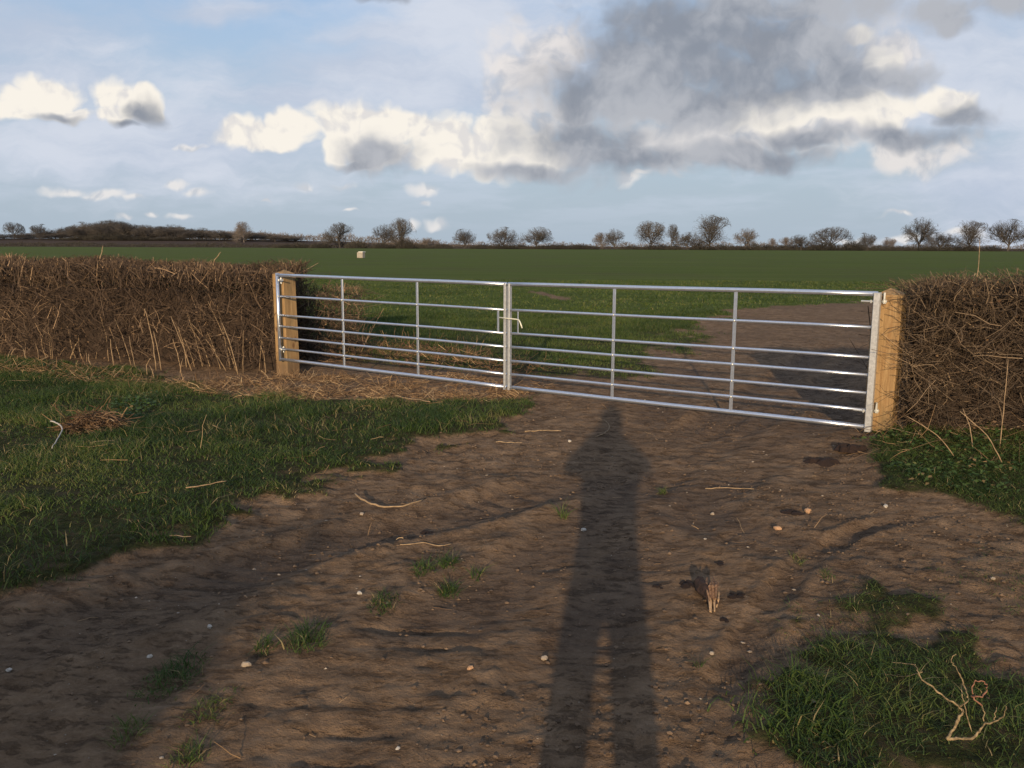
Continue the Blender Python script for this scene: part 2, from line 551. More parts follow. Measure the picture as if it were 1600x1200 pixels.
def ground_z(x, y, detail=True):
    x = np.asarray(x, float); y = np.asarray(y, float)
    near = sstep(np.hypot(x, y - 4), 40, 16)
    h = fbm(x, y, 0.23, 3, 0.5, 1.0) * 0.10 * near
    # lower beside the left post, level at the gates
    h = h - 0.11 * np.exp(-((x + 3.6) ** 2 + (y - 11.6) ** 2) / 5.0)
    # banks under the hedges
    h = h + 0.10 * np.exp(-((x - 4.6) ** 2 / 3.0 + (y - 6.9) ** 2 / 0.35))
    g = grass_mask(x, y, False) if detail else None
    if detail:
        m = (np.abs(x) < 14) & (y > -4) & (y < 26)
        hd = np.zeros_like(h); dm = np.zeros_like(h)
        xs, ys = x[m], y[m]
        tr, dmp = track_relief(xs, ys)
        soil = 1 - g[m]
        clod = fbm(xs, ys, 3.2, 4, 0.6, 8.0)
        rid = np.abs(fbm(xs, ys, 1.7, 4, 0.55, 14.0))
        fine = fbm(xs, ys, 17.0, 3, 0.6, 3.0)
        hd[m] = (0.012 * clod - 0.010 * rid + 0.009 * fine + 0.010 * fbm(xs, ys, 7.5, 4, 0.65, 71.0) - 0.008 * np.abs(fbm(xs, ys, 11.0, 3, 0.6, 31.0)) + 0.010 * sstep(fbm(xs, ys, 13.0, 3, 0.6, 83.0), 0.02, 0.20) * sstep(fbm(xs, ys, 1.4, 2, 0.6, 87.0), -0.1, 0.3)) * (0.35 + 0.65 * soil) * sstep(np.hypot(xs, ys - 4), 22, 12) * (1 - 0.5 * dmp) + tr * (0.3 + 0.7 * soil) + 0.035 * (1 - soil)
        dm[m] = dmp
        h = h + hd * near
        # ground rises gently to the ploughed field on the far left
    hill = sstep(y, 455, 640) * sstep(-x, 60, 190) * 5.2
    h = h + hill
    if detail:
        return h, g, dm
    return h


# ------------------------------------------------------------------ materials
def pbsdf(t, color, rough=0.8, metal=0.0, bump=None, spec=0.5, bstr=0.5, bdist=0.01):
    b = t.n('ShaderNodeBsdfPrincipled')
    t.put(b.inputs['Base Color'], color if not isinstance(color, tuple) else (*color, 1.0))
    t.put(b.inputs['Roughness'], rough)
    t.put(b.inputs['Metallic'], metal)
    t.put(b.inputs['Specular IOR Level'], spec)
    if bump is not None:
        bn = t.n('ShaderNodeBump', ins={'Height': bump, 'Strength': bstr, 'Distance': bdist})
        t.put(b.inputs['Normal'], bn)
    o = t.n('ShaderNodeOutputMaterial')
    t.t.links.new(b.outputs[0], o.inputs[0])
    return b


def newmat(name):
    m = bpy.data.materials.new(name)
    m.use_nodes = True
    return m, NT(m.node_tree)


def ground_mat():
    m, t = newmat('soil_and_turf')
    geo = t.n('ShaderNodeNewGeometry').outputs['Position']
    g = t.n('ShaderNodeAttribute', attribute_name='grass').outputs['Fac']
    dm = t.n('ShaderNodeAttribute', attribute_name='damp').outputs['Fac']
    big = t.noise(geo, 0.8, 5, 0.6, 0.3)
    mid = t.noise(geo, 5.0, 6, 0.65)
    fine = t.noise(geo, 55.0, 4, 0.7)
    c = t.ramp(mid, [(0.28, (0.092, 0.062, 0.040)), (0.48, (0.190, 0.127, 0.078)), (0.70, (0.285, 0.198, 0.126))])
    c = t.mix(t.m('MULTIPLY', t.rng(big, 0.40, 0.66), 0.50), c, (0.110, 0.075, 0.049))
    m2_ = t.noise(t.vm('MULTIPLY', geo, (0.6, 1.3, 1.0)), 14.0, 6, 0.7)
    c = t.mix(t.m('MULTIPLY', t.rng(m2_, 0.52, 0.66), 0.42), c, (0.052, 0.035, 0.026))
    c = t.mix(t.m('MULTIPLY', t.rng(m2_, 0.46, 0.32), 0.45), c, (0.31, 0.222, 0.145))
    c = t.mix(t.m('MULTIPLY', t.rng(fine, 0.35, 0.7), 0.35), c, (0.27, 0.185, 0.125))
    c = t.mix(t.m('MULTIPLY', dm, 0.40), c, (0.070, 0.053, 0.045))
    vor = t.n('ShaderNodeTexVoronoi', ins={'Vector': geo, 'Scale': 42.0, 'Randomness': 1.0})
    fleck = t.m('MULTIPLY', t.rng(vor.outputs['Distance'], 0.16, 0.10), t.rng(t.n('ShaderNodeSeparateColor', ins={0: vor.outputs['Color']}).outputs[0], 0.93, 0.95))
    c = t.mix(t.m('MULTIPLY', fleck, 0.7), c, (0.42, 0.36, 0.29))
    # turf under and between the blades
    tn = t.noise(geo, 9.0, 5, 0.65)
    turf = t.ramp(tn, [(0.3, (0.030, 0.030, 0.015)), (0.48, (0.043, 0.048, 0.018)), (0.62, (0.070, 0.058, 0.032)), (0.8, (0.105, 0.076, 0.047))])
    # the sown field beyond
    sep = t.n('ShaderNodeSeparateXYZ', ins={0: geo})
    st = t.vm('MULTIPLY', geo, (0.05, 0.6, 0.0))
    fn = t.noise(st, 0.8, 6, 0.62)
    fn2 = t.noise(geo, 0.11, 5, 0.6)
    fld = t.ramp(fn, [(0.3, (0.066, 0.092, 0.018)), (0.52, (0.086, 0.116, 0.025)), (0.75, (0.112, 0.130, 0.038))])
    fld = t.mix(t.m('MULTIPLY', t.rng(fn2, 0.46, 0.68), 0.6), fld, (0.085, 0.088, 0.036))
    far = t.rng(sep.outputs[1], 12.0, 24.0)
    grass = t.mix(far, turf, fld)
    # brown plough land on the far left rise
    plough = t.m('MULTIPLY', t.rng(sep.outputs[1], 447.0, 452.0), 1.0)
    grass = t.mix(plough, grass, t.mix(t.noise(geo, 0.05, 4, 0.6), (0.05, 0.036, 0.028), (0.085, 0.06, 0.044)))
    c = t.mix(t.rng(g, 0.25, 0.75), c, grass)
    hgt = t.m('ADD', t.m('MULTIPLY', t.noise(geo, 24.0, 7, 0.72), 0.9), t.m('MULTIPLY', fine, 0.35))
    hgt = t.m('ADD', hgt, t.m('MULTIPLY', t.rng(m2_, 0.52, 0.66), -0.5))
    hgt = t.m('ADD', hgt, t.m('MULTIPLY', fleck, 0.25))
    pbsdf(t, c, t.rng(dm, 0.0, 1.0, 0.95, 0.85), 0.0, hgt, 0.06, 1.0, 0.034)
    return m


def attr_mat(name, stops, rough=0.85, transl=0.0, spec=0.3, noise_scale=0.0):
    """colour picked per piece by the 'tint' attribute"""
    m, t = newmat(name)
    a = t.n('ShaderNodeAttribute', attribute_name='tint').outputs['Fac']
    if noise_scale:
        geo = t.n('ShaderNodeNewGeometry').outputs['Position']
        a = t.m('ADD', a, t.m('MULTIPLY', t.m('SUBTRACT', t.noise(geo, noise_scale, 3, 0.6), 0.5), 0.5), clamp=True)
    c = t.ramp(a, stops)
    b = pbsdf(t, c, rough, 0.0, None, spec)
    if transl:
        tr = t.n('ShaderNodeBsdfTranslucent', ins={0: t.mix(1.0, c, (1.1, 1.25, 0.7), 'MULTIPLY')})
        mx = t.n('ShaderNodeMixShader', ins={0: transl})
        t.t.links.new(b.outputs[0], mx.inputs[1]); t.t.links.new(tr.outputs[0], mx.inputs[2])
        o = [n for n in t.t.nodes if n.type == 'OUTPUT_MATERIAL'][0]
        t.t.links.new(mx.outputs[0], o.inputs[0])
    return m


def galv_mat(name, lo, hi, rough, metal=0.85):
    m, t = newmat(name)
    co = t.n('ShaderNodeTexCoord').outputs['Object']
    v = t.n('ShaderNodeTexVoronoi', ins={'Vector': t.vm('ADD', co, t.scale(t.noise(co, 30.0, 3, 0.6, out='Color'), 0.02)), 'Scale': 55.0})
    s = t.n('ShaderNodeSeparateColor', ins={0: v.outputs['Color']}).outputs[0]
    n = t.noise(co, 9.0, 5, 0.65)
    k = t.m('ADD', t.m('MULTIPLY', s, 0.5), t.m('MULTIPLY', n, 0.5))
    c = t.mix(k, lo, hi)
    rg = t.m('ADD', t.m('MULTIPLY', n, 0.16), rough - 0.06)
    pbsdf(t, c, rg, metal, None, 0.5)
    return m


def post_mat():
    m, t = newmat('treated_softwood')
    co = t.n('ShaderNodeTexCoord').outputs['Object']
    st = t.vm('MULTIPLY', co, (1.0, 1.0, 0.06))
    gr = t.noise(st, 45.0, 6, 0.65, 1.2)
    ring = t.noise(t.vm('MULTIPLY', co, (1.0, 1.0, 0.12)), 11.0, 4, 0.55, 1.5)
    c = t.ramp(gr, [(0.25, (0.19, 0.115, 0.050)), (0.5, (0.31, 0.20, 0.092)), (0.75, (0.42, 0.29, 0.145))])
    c = t.mix(t.m('MULTIPLY', t.rng(ring, 0.52, 0.62), 0.45), c, (0.21, 0.115, 0.045))
    kn = t.n('ShaderNodeTexVoronoi', ins={'Vector': t.vm('MULTIPLY', co, (1.0, 1.0, 0.55)), 'Scale': 5.5})
    k = t.rng(kn.outputs['Distance'], 0.16, 0.07)
    c = t.mix(t.m('MULTIPLY', k, 0.75), c, (0.11, 0.055, 0.025))
    stn = t.noise(t.vm('MULTIPLY', co, (1.0, 1.0, 0.35)), 6.0, 5, 0.6)
    c = t.mix(t.m('MULTIPLY', t.rng(stn, 0.46, 0.68), 0.65), c, (0.15, 0.115, 0.060))
    z = t.n('ShaderNodeSeparateXYZ', ins={0: co}).outputs[2]
    c = t.mix(t.m('MULTIPLY', t.rng(t.m('ADD', z, t.m('MULTIPLY', stn, 0.12)), 0.22, 0.06), 0.7), c, (0.12, 0.08, 0.05))
    pbsdf(t, c, 0.78, 0.0, gr, 0.3, 0.8, 0.006)
    return m


def plain(name, a, b, scale=20.0, rough=0.8, metal=0.0, bump=0.4):
    m, t = newmat(name)
    co = t.n('ShaderNodeTexCoord').outputs['Object']
    n = t.noise(co, scale, 5, 0.65)
    pbsdf(t, t.mix(t.rng(n, 0.3, 0.7), a, b), rough, metal, n, 0.3, bump, 0.01)
    return m


M_GROUND = ground_mat()
M_GRASS = attr_mat('verge_blades', [(0.0, (0.026, 0.052, 0.013)), (0.4, (0.052, 0.092, 0.020)), (0.75, (0.098, 0.130, 0.032)), (0.9, (0.15, 0.14, 0.055)), (1.0, (0.34, 0.26, 0.14))], 0.6, 0.3, 0.3)
M_FIELD = attr_mat('field_blades', [(0.0, (0.034, 0.060, 0.015)), (0.5, (0.064, 0.098, 0.023)), (0.85, (0.092, 0.120, 0.032)), (1.0, (0.14, 0.13, 0.05))], 0.6, 0.3, 0.3)
M_TWIG = attr_mat('hedge_twigs', [(0.0, (0.034, 0.0235, 0.017)), (0.45, (0.082, 0.056, 0.038)), (0.8, (0.142, 0.098, 0.063)), (1.0, (0.32, 0.22, 0.135))], 0.85)
M_TWIG2 = attr_mat('thorn_twigs', [(0.0, (0.036, 0.026, 0.018)), (0.45, (0.084, 0.060, 0.040)), (0.8, (0.15, 0.11, 0.072)), (1.0, (0.34, 0.25, 0.16))], 0.85)
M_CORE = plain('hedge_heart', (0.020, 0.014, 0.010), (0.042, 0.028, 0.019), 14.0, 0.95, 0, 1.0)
M_STRAW = attr_mat('dry_straw', [(0.0, (0.075, 0.043, 0.025)), (0.45, (0.16, 0.098, 0.052)), (0.8, (0.30, 0.20, 0.11)), (1.0, (0.50, 0.37, 0.22))], 0.8, 0.1)
M_BRACK = attr_mat('dead_bracken_stems', [(0.0, (0.06, 0.032, 0.020)), (0.5, (0.13, 0.073, 0.042)), (0.85, (0.22, 0.14, 0.075)), (1.0, (0.42, 0.29, 0.16))], 0.85)
M_STALK = plain('dry_stalk', (0.19, 0.13, 0.075), (0.36, 0.26, 0.155), 30.0, 0.75)
M_LEAFY = attr_mat('weed_leaves', [(0.0, (0.028, 0.058, 0.015)), (0.5, (0.055, 0.100, 0.025)), (0.9, (0.100, 0.140, 0.040)), (1.0, (0.20, 0.14, 0.06))], 0.55, 0.25)
M_BARK = attr_mat('bare_tree_bark', [(0.0, (0.044, 0.040, 0.037)), (0.5, (0.070, 0.063, 0.057)), (1.0, (0.110, 0.100, 0.090))], 0.9)
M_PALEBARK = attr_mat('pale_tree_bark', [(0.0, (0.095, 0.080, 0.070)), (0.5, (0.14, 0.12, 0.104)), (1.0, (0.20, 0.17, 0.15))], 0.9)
M_DARKBUSH = attr_mat('dark_bush_twigs', [(0.0, (0.024, 0.023, 0.020)), (0.5, (0.044, 0.041, 0.034)), (1.0, (0.070, 0.063, 0.050))], 0.9)
M_GALV = galv_mat('galvanised_steel', (0.56, 0.61, 0.70), (0.70, 0.76, 0.86), 0.30)
M_GALVDULL = galv_mat('galvanised_box_section', (0.36, 0.375, 0.39), (0.60, 0.62, 0.63), 0.52, 0.6)
M_ZINC = plain('zinc_bolts', (0.55, 0.57, 0.55), (0.75, 0.76, 0.72), 30.0, 0.4, 0.7, 0.1)
M_YZINC = plain('pale_zinc_latch', (0.62, 0.62, 0.50), (0.78, 0.78, 0.66), 30.0, 0.45, 0.3, 0.1)
M_POST = post_mat()
M_STONE = plain('flint_pebble', (0.22, 0.18, 0.135), (0.44, 0.37, 0.29), 40.0, 0.8)
M_STONEW = plain('chalky_stone', (0.36, 0.33, 0.29), (0.56, 0.52, 0.45), 40.0, 0.85)
M_STONEO = plain('orange_stone', (0.36, 0.20, 0.11), (0.52, 0.34, 0.20), 40.0, 0.8)
M_DARKCLOD = plain('dark_clod', (0.018, 0.012, 0.010), (0.050, 0.030, 0.024), 60.0, 0.9, 0, 1.0)
M_BOX = plain('pale_box_side', (0.26, 0.24, 0.20), (0.34, 0.31, 0.26), 4.0, 0.8)
M_BOXLID = plain('white_box_lid', (0.74, 0.72, 0.66), (0.82, 0.80, 0.74), 4.0, 0.7)
M_LICHEN = plain('lichened_branch', (0.10, 0.078, 0.046), (0.36, 0.27, 0.15), 60.0, 0.85, 0, 0.8)
M_REDBARK = plain('red_bark_strip', (0.16, 0.07, 0.045), (0.28, 0.14, 0.09), 35.0, 0.7)
M_WHITETWIG = plain('bleached_twig', (0.34, 0.32, 0.29), (0.52, 0.49, 0.44), 30.0, 0.8)


# ------------------------------------------------------------------ ground sheets
def build_ground():
    def axis(core, lo_far, hi_far, g):
        a = list(core); st = core[1] - core[0]
        s = st; v = core[0]; left = []
        while v > lo_far:
            s *= g; v -= s; left.append(v)
        s = core[-1] - core[-2]; v = core[-1]; right = []
        while v < hi_far:
            s *= g; v += s; right.append(v)
        return np.array(left[::-1] + a + right)
    core = list(np.arange(-5.6, -2.9, 0.036)) + list(np.arange(-2.9, 3.3, 0.0185)) + list(np.arange(3.3, 5.3, 0.036))
    xs = axis(core, -3500, 3500, 1.10)
    yc = [2.0]
    while yc[-1] < 13.0:
        yc.append(yc[-1] + max(0.0145, 0.0056 * yc[-1]))
    ys = axis(yc, -150, 4500, 1.06)
    X, Y = np.meshgrid(xs, ys)
    h, g, dm = ground_z(X.ravel(), Y.ravel())
    nx, ny = len(xs), len(ys)
    V = np.stack([X.ravel(), Y.ravel(), h], 1)
    i = np.arange(ny - 1)[:, None] * nx + np.arange(nx - 1)[None, :]
    Q = np.stack([i, i + 1, i + 1 + nx, i + nx], -1).reshape(-1, 4)
    cx, cy = V[Q].mean(1)[:, 0], V[Q].mean(1)[:, 1]
    gq = g[Q].mean(1)
    fs = field_side(cx, cy)
    zone = np.where(gq < 0.5, 0, np.where(fs > 0.6, 2, 1))
    zone = np.where((fs > 0.6) & (cy > 30), 2, zone)
    zone = np.where(cy > 450, 3, zone)
    out = []
    for zi, name, lab in ((0, 'dirt_track', 'bare brown earth track rutted by wheels, running through the gateway'), (1, 'grass_verge', 'rough grass verge beside the earth track'),
                          (2, 'field', 'flat green field of short grass beyond the gates'), (3, 'far_land', 'brown ploughed land beyond the green field')):
        f = Q[zone == zi]
        if not len(f): continue
        u, inv = np.unique(f, return_inverse=True)
        me = mesh_np(name, V[u], [inv.reshape(f.shape)], True, {'grass': g[u], 'damp': dm[u]})
        o = link(name, me, M_GROUND)
        tag(o, lab, None, None, 'structure')
    print('ground verts', nx, ny, nx * ny)


build_ground()


def gz(x, y):
    x = np.atleast_1d(np.asarray(x, float)); y = np.atleast_1d(np.asarray(y, float))
    return ground_z(x, y)[0]


def gpt(px, py, dz=0.0):
    x, y = at(px, py)
    z = float(gz(x, y)[0])
    x, y = at(px, py, z)
    return (x, y, z + dz)


# ------------------------------------------------------------------ timber posts
def make_post(loc, label, hinge_z, side):
    root = empty('timber_post', loc, math.atan2(GD[1], GD[0]))
    tag(root, label, 'gate post')
    W, H, ap = 0.1125, 1.255, 0.052
    # chamfered square shaft with a four-way weathered top, slight waviness
    c = 0.012
    ring = [(-W + c, -W), (W - c, -W), (W, -W + c), (W, W - c), (W - c, W), (-W + c, W), (-W, W - c), (-W, -W + c)]
    zs = np.concatenate([[-0.35], np.linspace(0, H - 0.01, 12), [H]])
    V = []
    for k, z in enumerate(zs):
        s = 1.0 + 0.012 * math.sin(z * 3.1 + side) - (0.04 if k == len(zs) - 1 else 0)
        ox, oy = 0.005 * math.sin(z * 2.3 + side * 2), 0.004 * math.cos(z * 1.9)
        V += [(x * s + ox, y * s + oy, z + (0.006 * math.sin(7 * x + 5 * y) if z == H else 0)) for x, y in ring]
    n = len(ring)
    q = [[k * n + i, k * n + (i + 1) % n, (k + 1) * n + (i + 1) % n, (k + 1) * n + i] for k in range(len(zs) - 1) for i in range(n)]
    V.append((0.0, 0.0, H + ap))
    a = len(V) - 1; b = (len(zs) - 1) * n
    tr = [[b + i, b + (i + 1) % n, a] for i in range(n)]
    link('shaft', mesh_np('shaft', V, [q, tr]), M_POST, root)
    return root, W


POST_L = (-3.08, 11.68, float(gz(-3.08, 11.68)[0]) + 0.0)
POST_R = (3.16, 7.22, float(gz(3.16, 7.22)[0]) + 0.0)
post_l, PW = make_post((POST_L[0], POST_L[1], 0.0), 'honey coloured square timber post at the end of the left hedge', (0.2, 1.1), 1)
post_r, _ = make_post((POST_R[0], POST_R[1], 0.0), 'shaded square timber post beside the right hedge, part covered by twigs', (0.2, 1.1), -1)


# ------------------------------------------------------------------ steel gates
RAIL_H = [1.12, 0.843, 0.591, 0.443, 0.290, 0.143, 0.0]


def make_gate(a, b, za, zb, label, tl, hinge_left):
    """a, b: ends on the ground (xy); local x runs from a to b"""
    L = float(np.linalg.norm(b - a))
    root = empty('field_gate', (a[0], a[1], za), math.atan2(b[1] - a[1], b[0] - a[0]))
    tag(root, label, 'gate', 'pair of steel field gates')
    sl = (zb - za) / L
    meshes = {}
    for k, h in enumerate(RAIL_H):
        r = 0.0205 if k in (0, 6) else 0.0135
        key = r
        if key not in meshes:
            x0, x1 = 0.0, L
            n = 9
            pts = [(x0 + (x1 - x0) * i / (n - 1), 0, sl * (x0 + (x1 - x0) * i / (n - 1)) + 0.0015 * math.sin(i * 1.3)) for i in range(n)]
            V, f = one_tube(pts, r, 12, True)
            meshes[key] = mesh_np('rail', V, f, True)
        link('rail', meshes[key], M_GALV, root, (0, 0, h))
    for t in tl:
        x = L * t
        V, f = box(0, 0, 0.5 * 1.12, 0.032, 0.012, 1.12 + 0.0, 0.002)
        link('upright', mesh_np('upright', V, f), M_GALV, root, (x, 0.0, sl * x))
    # weld beads where rails meet the uprights
    for xs, box_end in ((0.0, hinge_left), (L, not hinge_left)):
        hinge = box_end
        if hinge and not hinge_left:
            V, f = box(0, -0.004, 0.545, 0.052, 0.058, 1.17, 0.004)
            link('hinge_stile', mesh_np('hinge_stile', V, f), M_GALVDULL, root, (xs, 0, sl * xs))
        elif hinge:
            V, f = one_tube([(0, 0, -0.028), (0, 0, 0.56), (0, 0, 1.148)], 0.0215, 12)
            link('hinge_stile', mesh_np('hinge_stile', V, f, True), M_GALV, root, (xs, 0, sl * xs))
        else:
            V, f = box(0.016 * (-1 if hinge_left else 1), 0, 0.55, 0.026, 0.045, 1.16, 0.003)
            link('meeting_stile', mesh_np('meeting_stile', V, f), M_GALVDULL, root, (xs, 0, sl * xs))
    wl = []
    for t in [0, *tl, 1]:
        for h in RAIL_H:
            wl.append(box(L * t + (0.018 if t == 0 else -0.018 if t == 1 else 0), -0.012, h + sl * L * t, 0.016, 0.014, 0.022, 0.005))
    V, f = merge(*wl)
    tag(link('welds', mesh_np('welds', V, f, True), M_ZINC, root), kind='stuff')
    # short guard bar beside the latch
    gx = L - 0.115 if hinge_left else 0.125
    V, f = box(0, 0, 0.5 * (RAIL_H[1] + RAIL_H[2]), 0.026 if hinge_left else 0.016, 0.008, RAIL_H[1] - RAIL_H[2], 0.002)
    link('guard_bar', mesh_np('guard_bar', V, f), M_GALV, root, (gx, 0, sl * gx))
    # hinge eyes
    ex = 0.0 if hinge_left else L
    sg = -1 if hinge_left else 1
    for h in (1.055, 0.135):
        V, f = merge(one_tube([(0, 0.024, h), (sg * 0.0, 0.056, h)], 0.011, 8), one_tube([(0, 0.064, h - 0.024), (0, 0.064, h + 0.024)], 0.018, 10),
                     one_tube([(-sg * 0.125, -0.008, h), (-sg * 0.02, -0.008, h)], 0.008, 8), box(-sg * 0.046, -0.008, h, 0.014, 0.028, 0.028, 0.003))
        link('hinge_eye', mesh_np('hinge_eye', V, f), M_ZINC, root, (ex, 0, sl * ex))
    return root, L, sl


TL_L, TL_R = (0.3267, 0.6577), (0.3441, 0.6764)
gate_l, LL, _ = make_gate(GL, GM - GD * 0.012, 0.122, 0.114, 'left leaf of the silver steel gate pair, hung on the left post', TL_L, True)
gate_r, LR, slr = make_gate(GM + GD * 0.012, GR, 0.114, 0.144, 'right leaf of the silver steel gate pair, carrying the sliding latch', TL_R, False)
# sliding latch with its bent handle
lz = 0.755
V, f = one_tube([(-0.10, -0.034, lz + 0.004), (0.02, -0.034, lz), (0.13, -0.034, lz - 0.004), (0.165, -0.036, lz - 0.012), (0.185, -0.04, lz - 0.04), (0.215, -0.05, lz - 0.092)], 0.0072, 10)
latch = link('latch', mesh_np('latch', V, f, True), M_YZINC, gate_r)

for post, zoff in ((post_l, 0.122), (post_r, 0.144)):
    sg = 1 if post is post_l else -1
    # stile position in the post's frame
    for h in (1.055, 0.135):
        z = zoff + h
        sx = (GL - np.array(POST_L[:2])) if sg > 0 else (GR - np.array(POST_R[:2]))
        lx, ly = float(sx @ GD), float(sx @ GN)
        V, f = merge(one_tube([(lx, ly + 0.064, z), (lx, -PW + 0.01, z)], 0.010, 8), one_tube([(lx, ly + 0.064, z - 0.05), (lx, ly + 0.064, z + 0.03)], 0.0095, 8))
        link('hinge_pin', mesh_np('hinge_pin', V, f), M_ZINC, post)
        bx = lx - 0.045 * (1 if sg > 0 else -1)
        V, f = merge(one_tube([(bx, -PW - 0.034, z), (bx, -PW + 0.01, z)], 0.010, 8), one_tube([(bx, -PW - 0.022, z), (bx, -PW - 0.004, z)], 0.021, 6),
                     *( [one_tube([(bx, -PW - 0.030, z - 0.01), (bx, -PW - 0.030, z + 0.075)], 0.009, 8)] if sg < 0 else []))
        link('hinge_bolt', mesh_np('hinge_bolt', V, f), M_ZINC, post)


# ------------------------------------------------------------------ hedges
def path_pts(path, s):
    path = np.array(path, float)
    seg = np.linalg.norm(np.diff(path[:, :2], axis=0), axis=1)
    cum = np.concatenate([[0], np.cumsum(seg)])
    u = s * cum[-1]
    x = np.interp(u, cum, path[:, 0]); y = np.interp(u, cum, path[:, 1])
    k = np.clip(np.searchsorted(cum, u, side='right') - 1, 0, len(seg) - 1)
    tg = np.diff(path[:, :2], axis=0)[k] / seg[k][:, None]
    return x, y, tg


def hedge_twigs(path, width, height, n, seed, lmin, lmax, rad, K=4, up=0.5, front_bias=0.6, top_spray=0.15, zlow=0.05):
    g = np.random.default_rng(seed)
    s = g.random(n)
    x, y, tg = path_pts(path, s)
    nr = np.stack([-tg[:, 1], tg[:, 0]], 1)
    # most twigs sit in the outer shell of the hedge: camera-side face, top, back
    across = g.uniform(-0.5, 0.5, n)
    shell = g.random(n) < front_bias
    across = np.where(shell, -0.5 + np.abs(g.normal(0, 0.19, n)), across)
    zz = zlow + (height - zlow) * g.random(n) ** 0.9
    topm = g.random(n) < top_spray
    zz = np.where(topm, height * (1 - np.abs(g.normal(0, 0.13, n))), zz)
    up_ = np.where(topm, up + 1.3, up)
    across = np.where(topm, g.uniform(-0.5, 0.5, n), across)
    bulge = 1.0 + 0.16 * np.array([math.sin(a) for a in s * 31 + seed]) * np.sin(zz * 3 + s * 11)
    px = x + nr[:, 0] * across * width * bulge * -1; py = y + nr[:, 1] * across * width * bulge * -1
    d = g.normal(0, 1, (n, 3)); d[:, 2] = d[:, 2] * 0.7 + up_
    d = norm(d)
    L = g.uniform(lmin, lmax, n)
    P = np.empty((n, K, 3)); P[:, 0] = np.stack([px, py, zz], 1)
    for k in range(1, K):
        d = norm(d + g.normal(0, 0.28, (n, 3)) + np.array([0, 0, 0.04]))
        P[:, k] = P[:, k - 1] + d * (L / (K - 1))[:, None]
    # flail-cut top: shorten twigs that pass the uneven cut line
    cut = height + 0.07 * vnoise(px * 2.5, py * 2.5) * 2 + 0.04 * vnoise(px * 9, py * 9) + np.abs(g.normal(0, 0.022, n))
    P[:, 0, 2] = np.minimum(P[:, 0, 2], cut - 0.02)
    zmax = P[..., 2].max(1)
    k_ = np.clip((cut - P[:, 0, 2]) / np.maximum(zmax - P[:, 0, 2], 1e-4), 0.06, 1.0)
    P = P[:, :1] + (P - P[:, :1]) * k_[:, None, None]
    # keep the trimmed faces
    off = ((P[..., 0] - x[:, None]) * nr[:, None, 0] + (P[..., 1] - y[:, None]) * nr[:, None, 1])
    lim = 0.5 * width * 1.18
    over = np.clip(np.abs(off) - lim, 0, None) * np.sign(off) * 0.85
    P[..., 0] -= over * nr[:, None, 0]; P[..., 1] -= over * nr[:, None, 1]
    P[..., 2] = np.maximum(P[..., 2], 0.0)
    r0 = rad * g.uniform(0.6, 1.5, n)
    Rr = r0[:, None] * np.linspace(1.0, 0.55, K)[None]
    tint = np.clip(g.normal(0.34, 0.27, n) + np.where(topm & (P[..., 2].max(1) > height * 0.97) & (g.random(n) < 0.35), 0.4, 0) + 0.5 * vnoise(px * 1.3, zz * 2.0), 0, 1)
    return P, Rr, tint


def lift(P):
    """stand points on the ground"""
    z = gz(P[:, 0, 0], P[:, 0, 1])
    P[..., 2] += z[:, None]
    return P


def tube_mesh(name, P, Rr, tint, S=3):
    V, f = tubes(P, Rr, S)
    return mesh_np(name, V, f, False, {'tint': np.repeat(tint, P.shape[1] * S)})


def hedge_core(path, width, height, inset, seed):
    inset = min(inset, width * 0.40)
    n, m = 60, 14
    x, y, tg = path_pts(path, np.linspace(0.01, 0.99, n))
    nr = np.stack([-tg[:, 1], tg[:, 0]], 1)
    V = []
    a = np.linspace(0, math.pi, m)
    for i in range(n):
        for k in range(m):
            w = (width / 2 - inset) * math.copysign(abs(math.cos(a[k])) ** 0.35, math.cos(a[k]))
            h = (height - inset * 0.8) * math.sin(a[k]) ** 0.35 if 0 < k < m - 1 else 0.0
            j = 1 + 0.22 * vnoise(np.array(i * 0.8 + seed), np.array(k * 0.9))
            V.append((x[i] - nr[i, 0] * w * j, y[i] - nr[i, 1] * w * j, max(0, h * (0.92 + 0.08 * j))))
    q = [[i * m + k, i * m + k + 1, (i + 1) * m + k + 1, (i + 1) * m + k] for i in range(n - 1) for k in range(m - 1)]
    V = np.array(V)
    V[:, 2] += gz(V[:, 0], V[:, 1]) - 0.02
    return mesh_np('heart', V, [q], True)


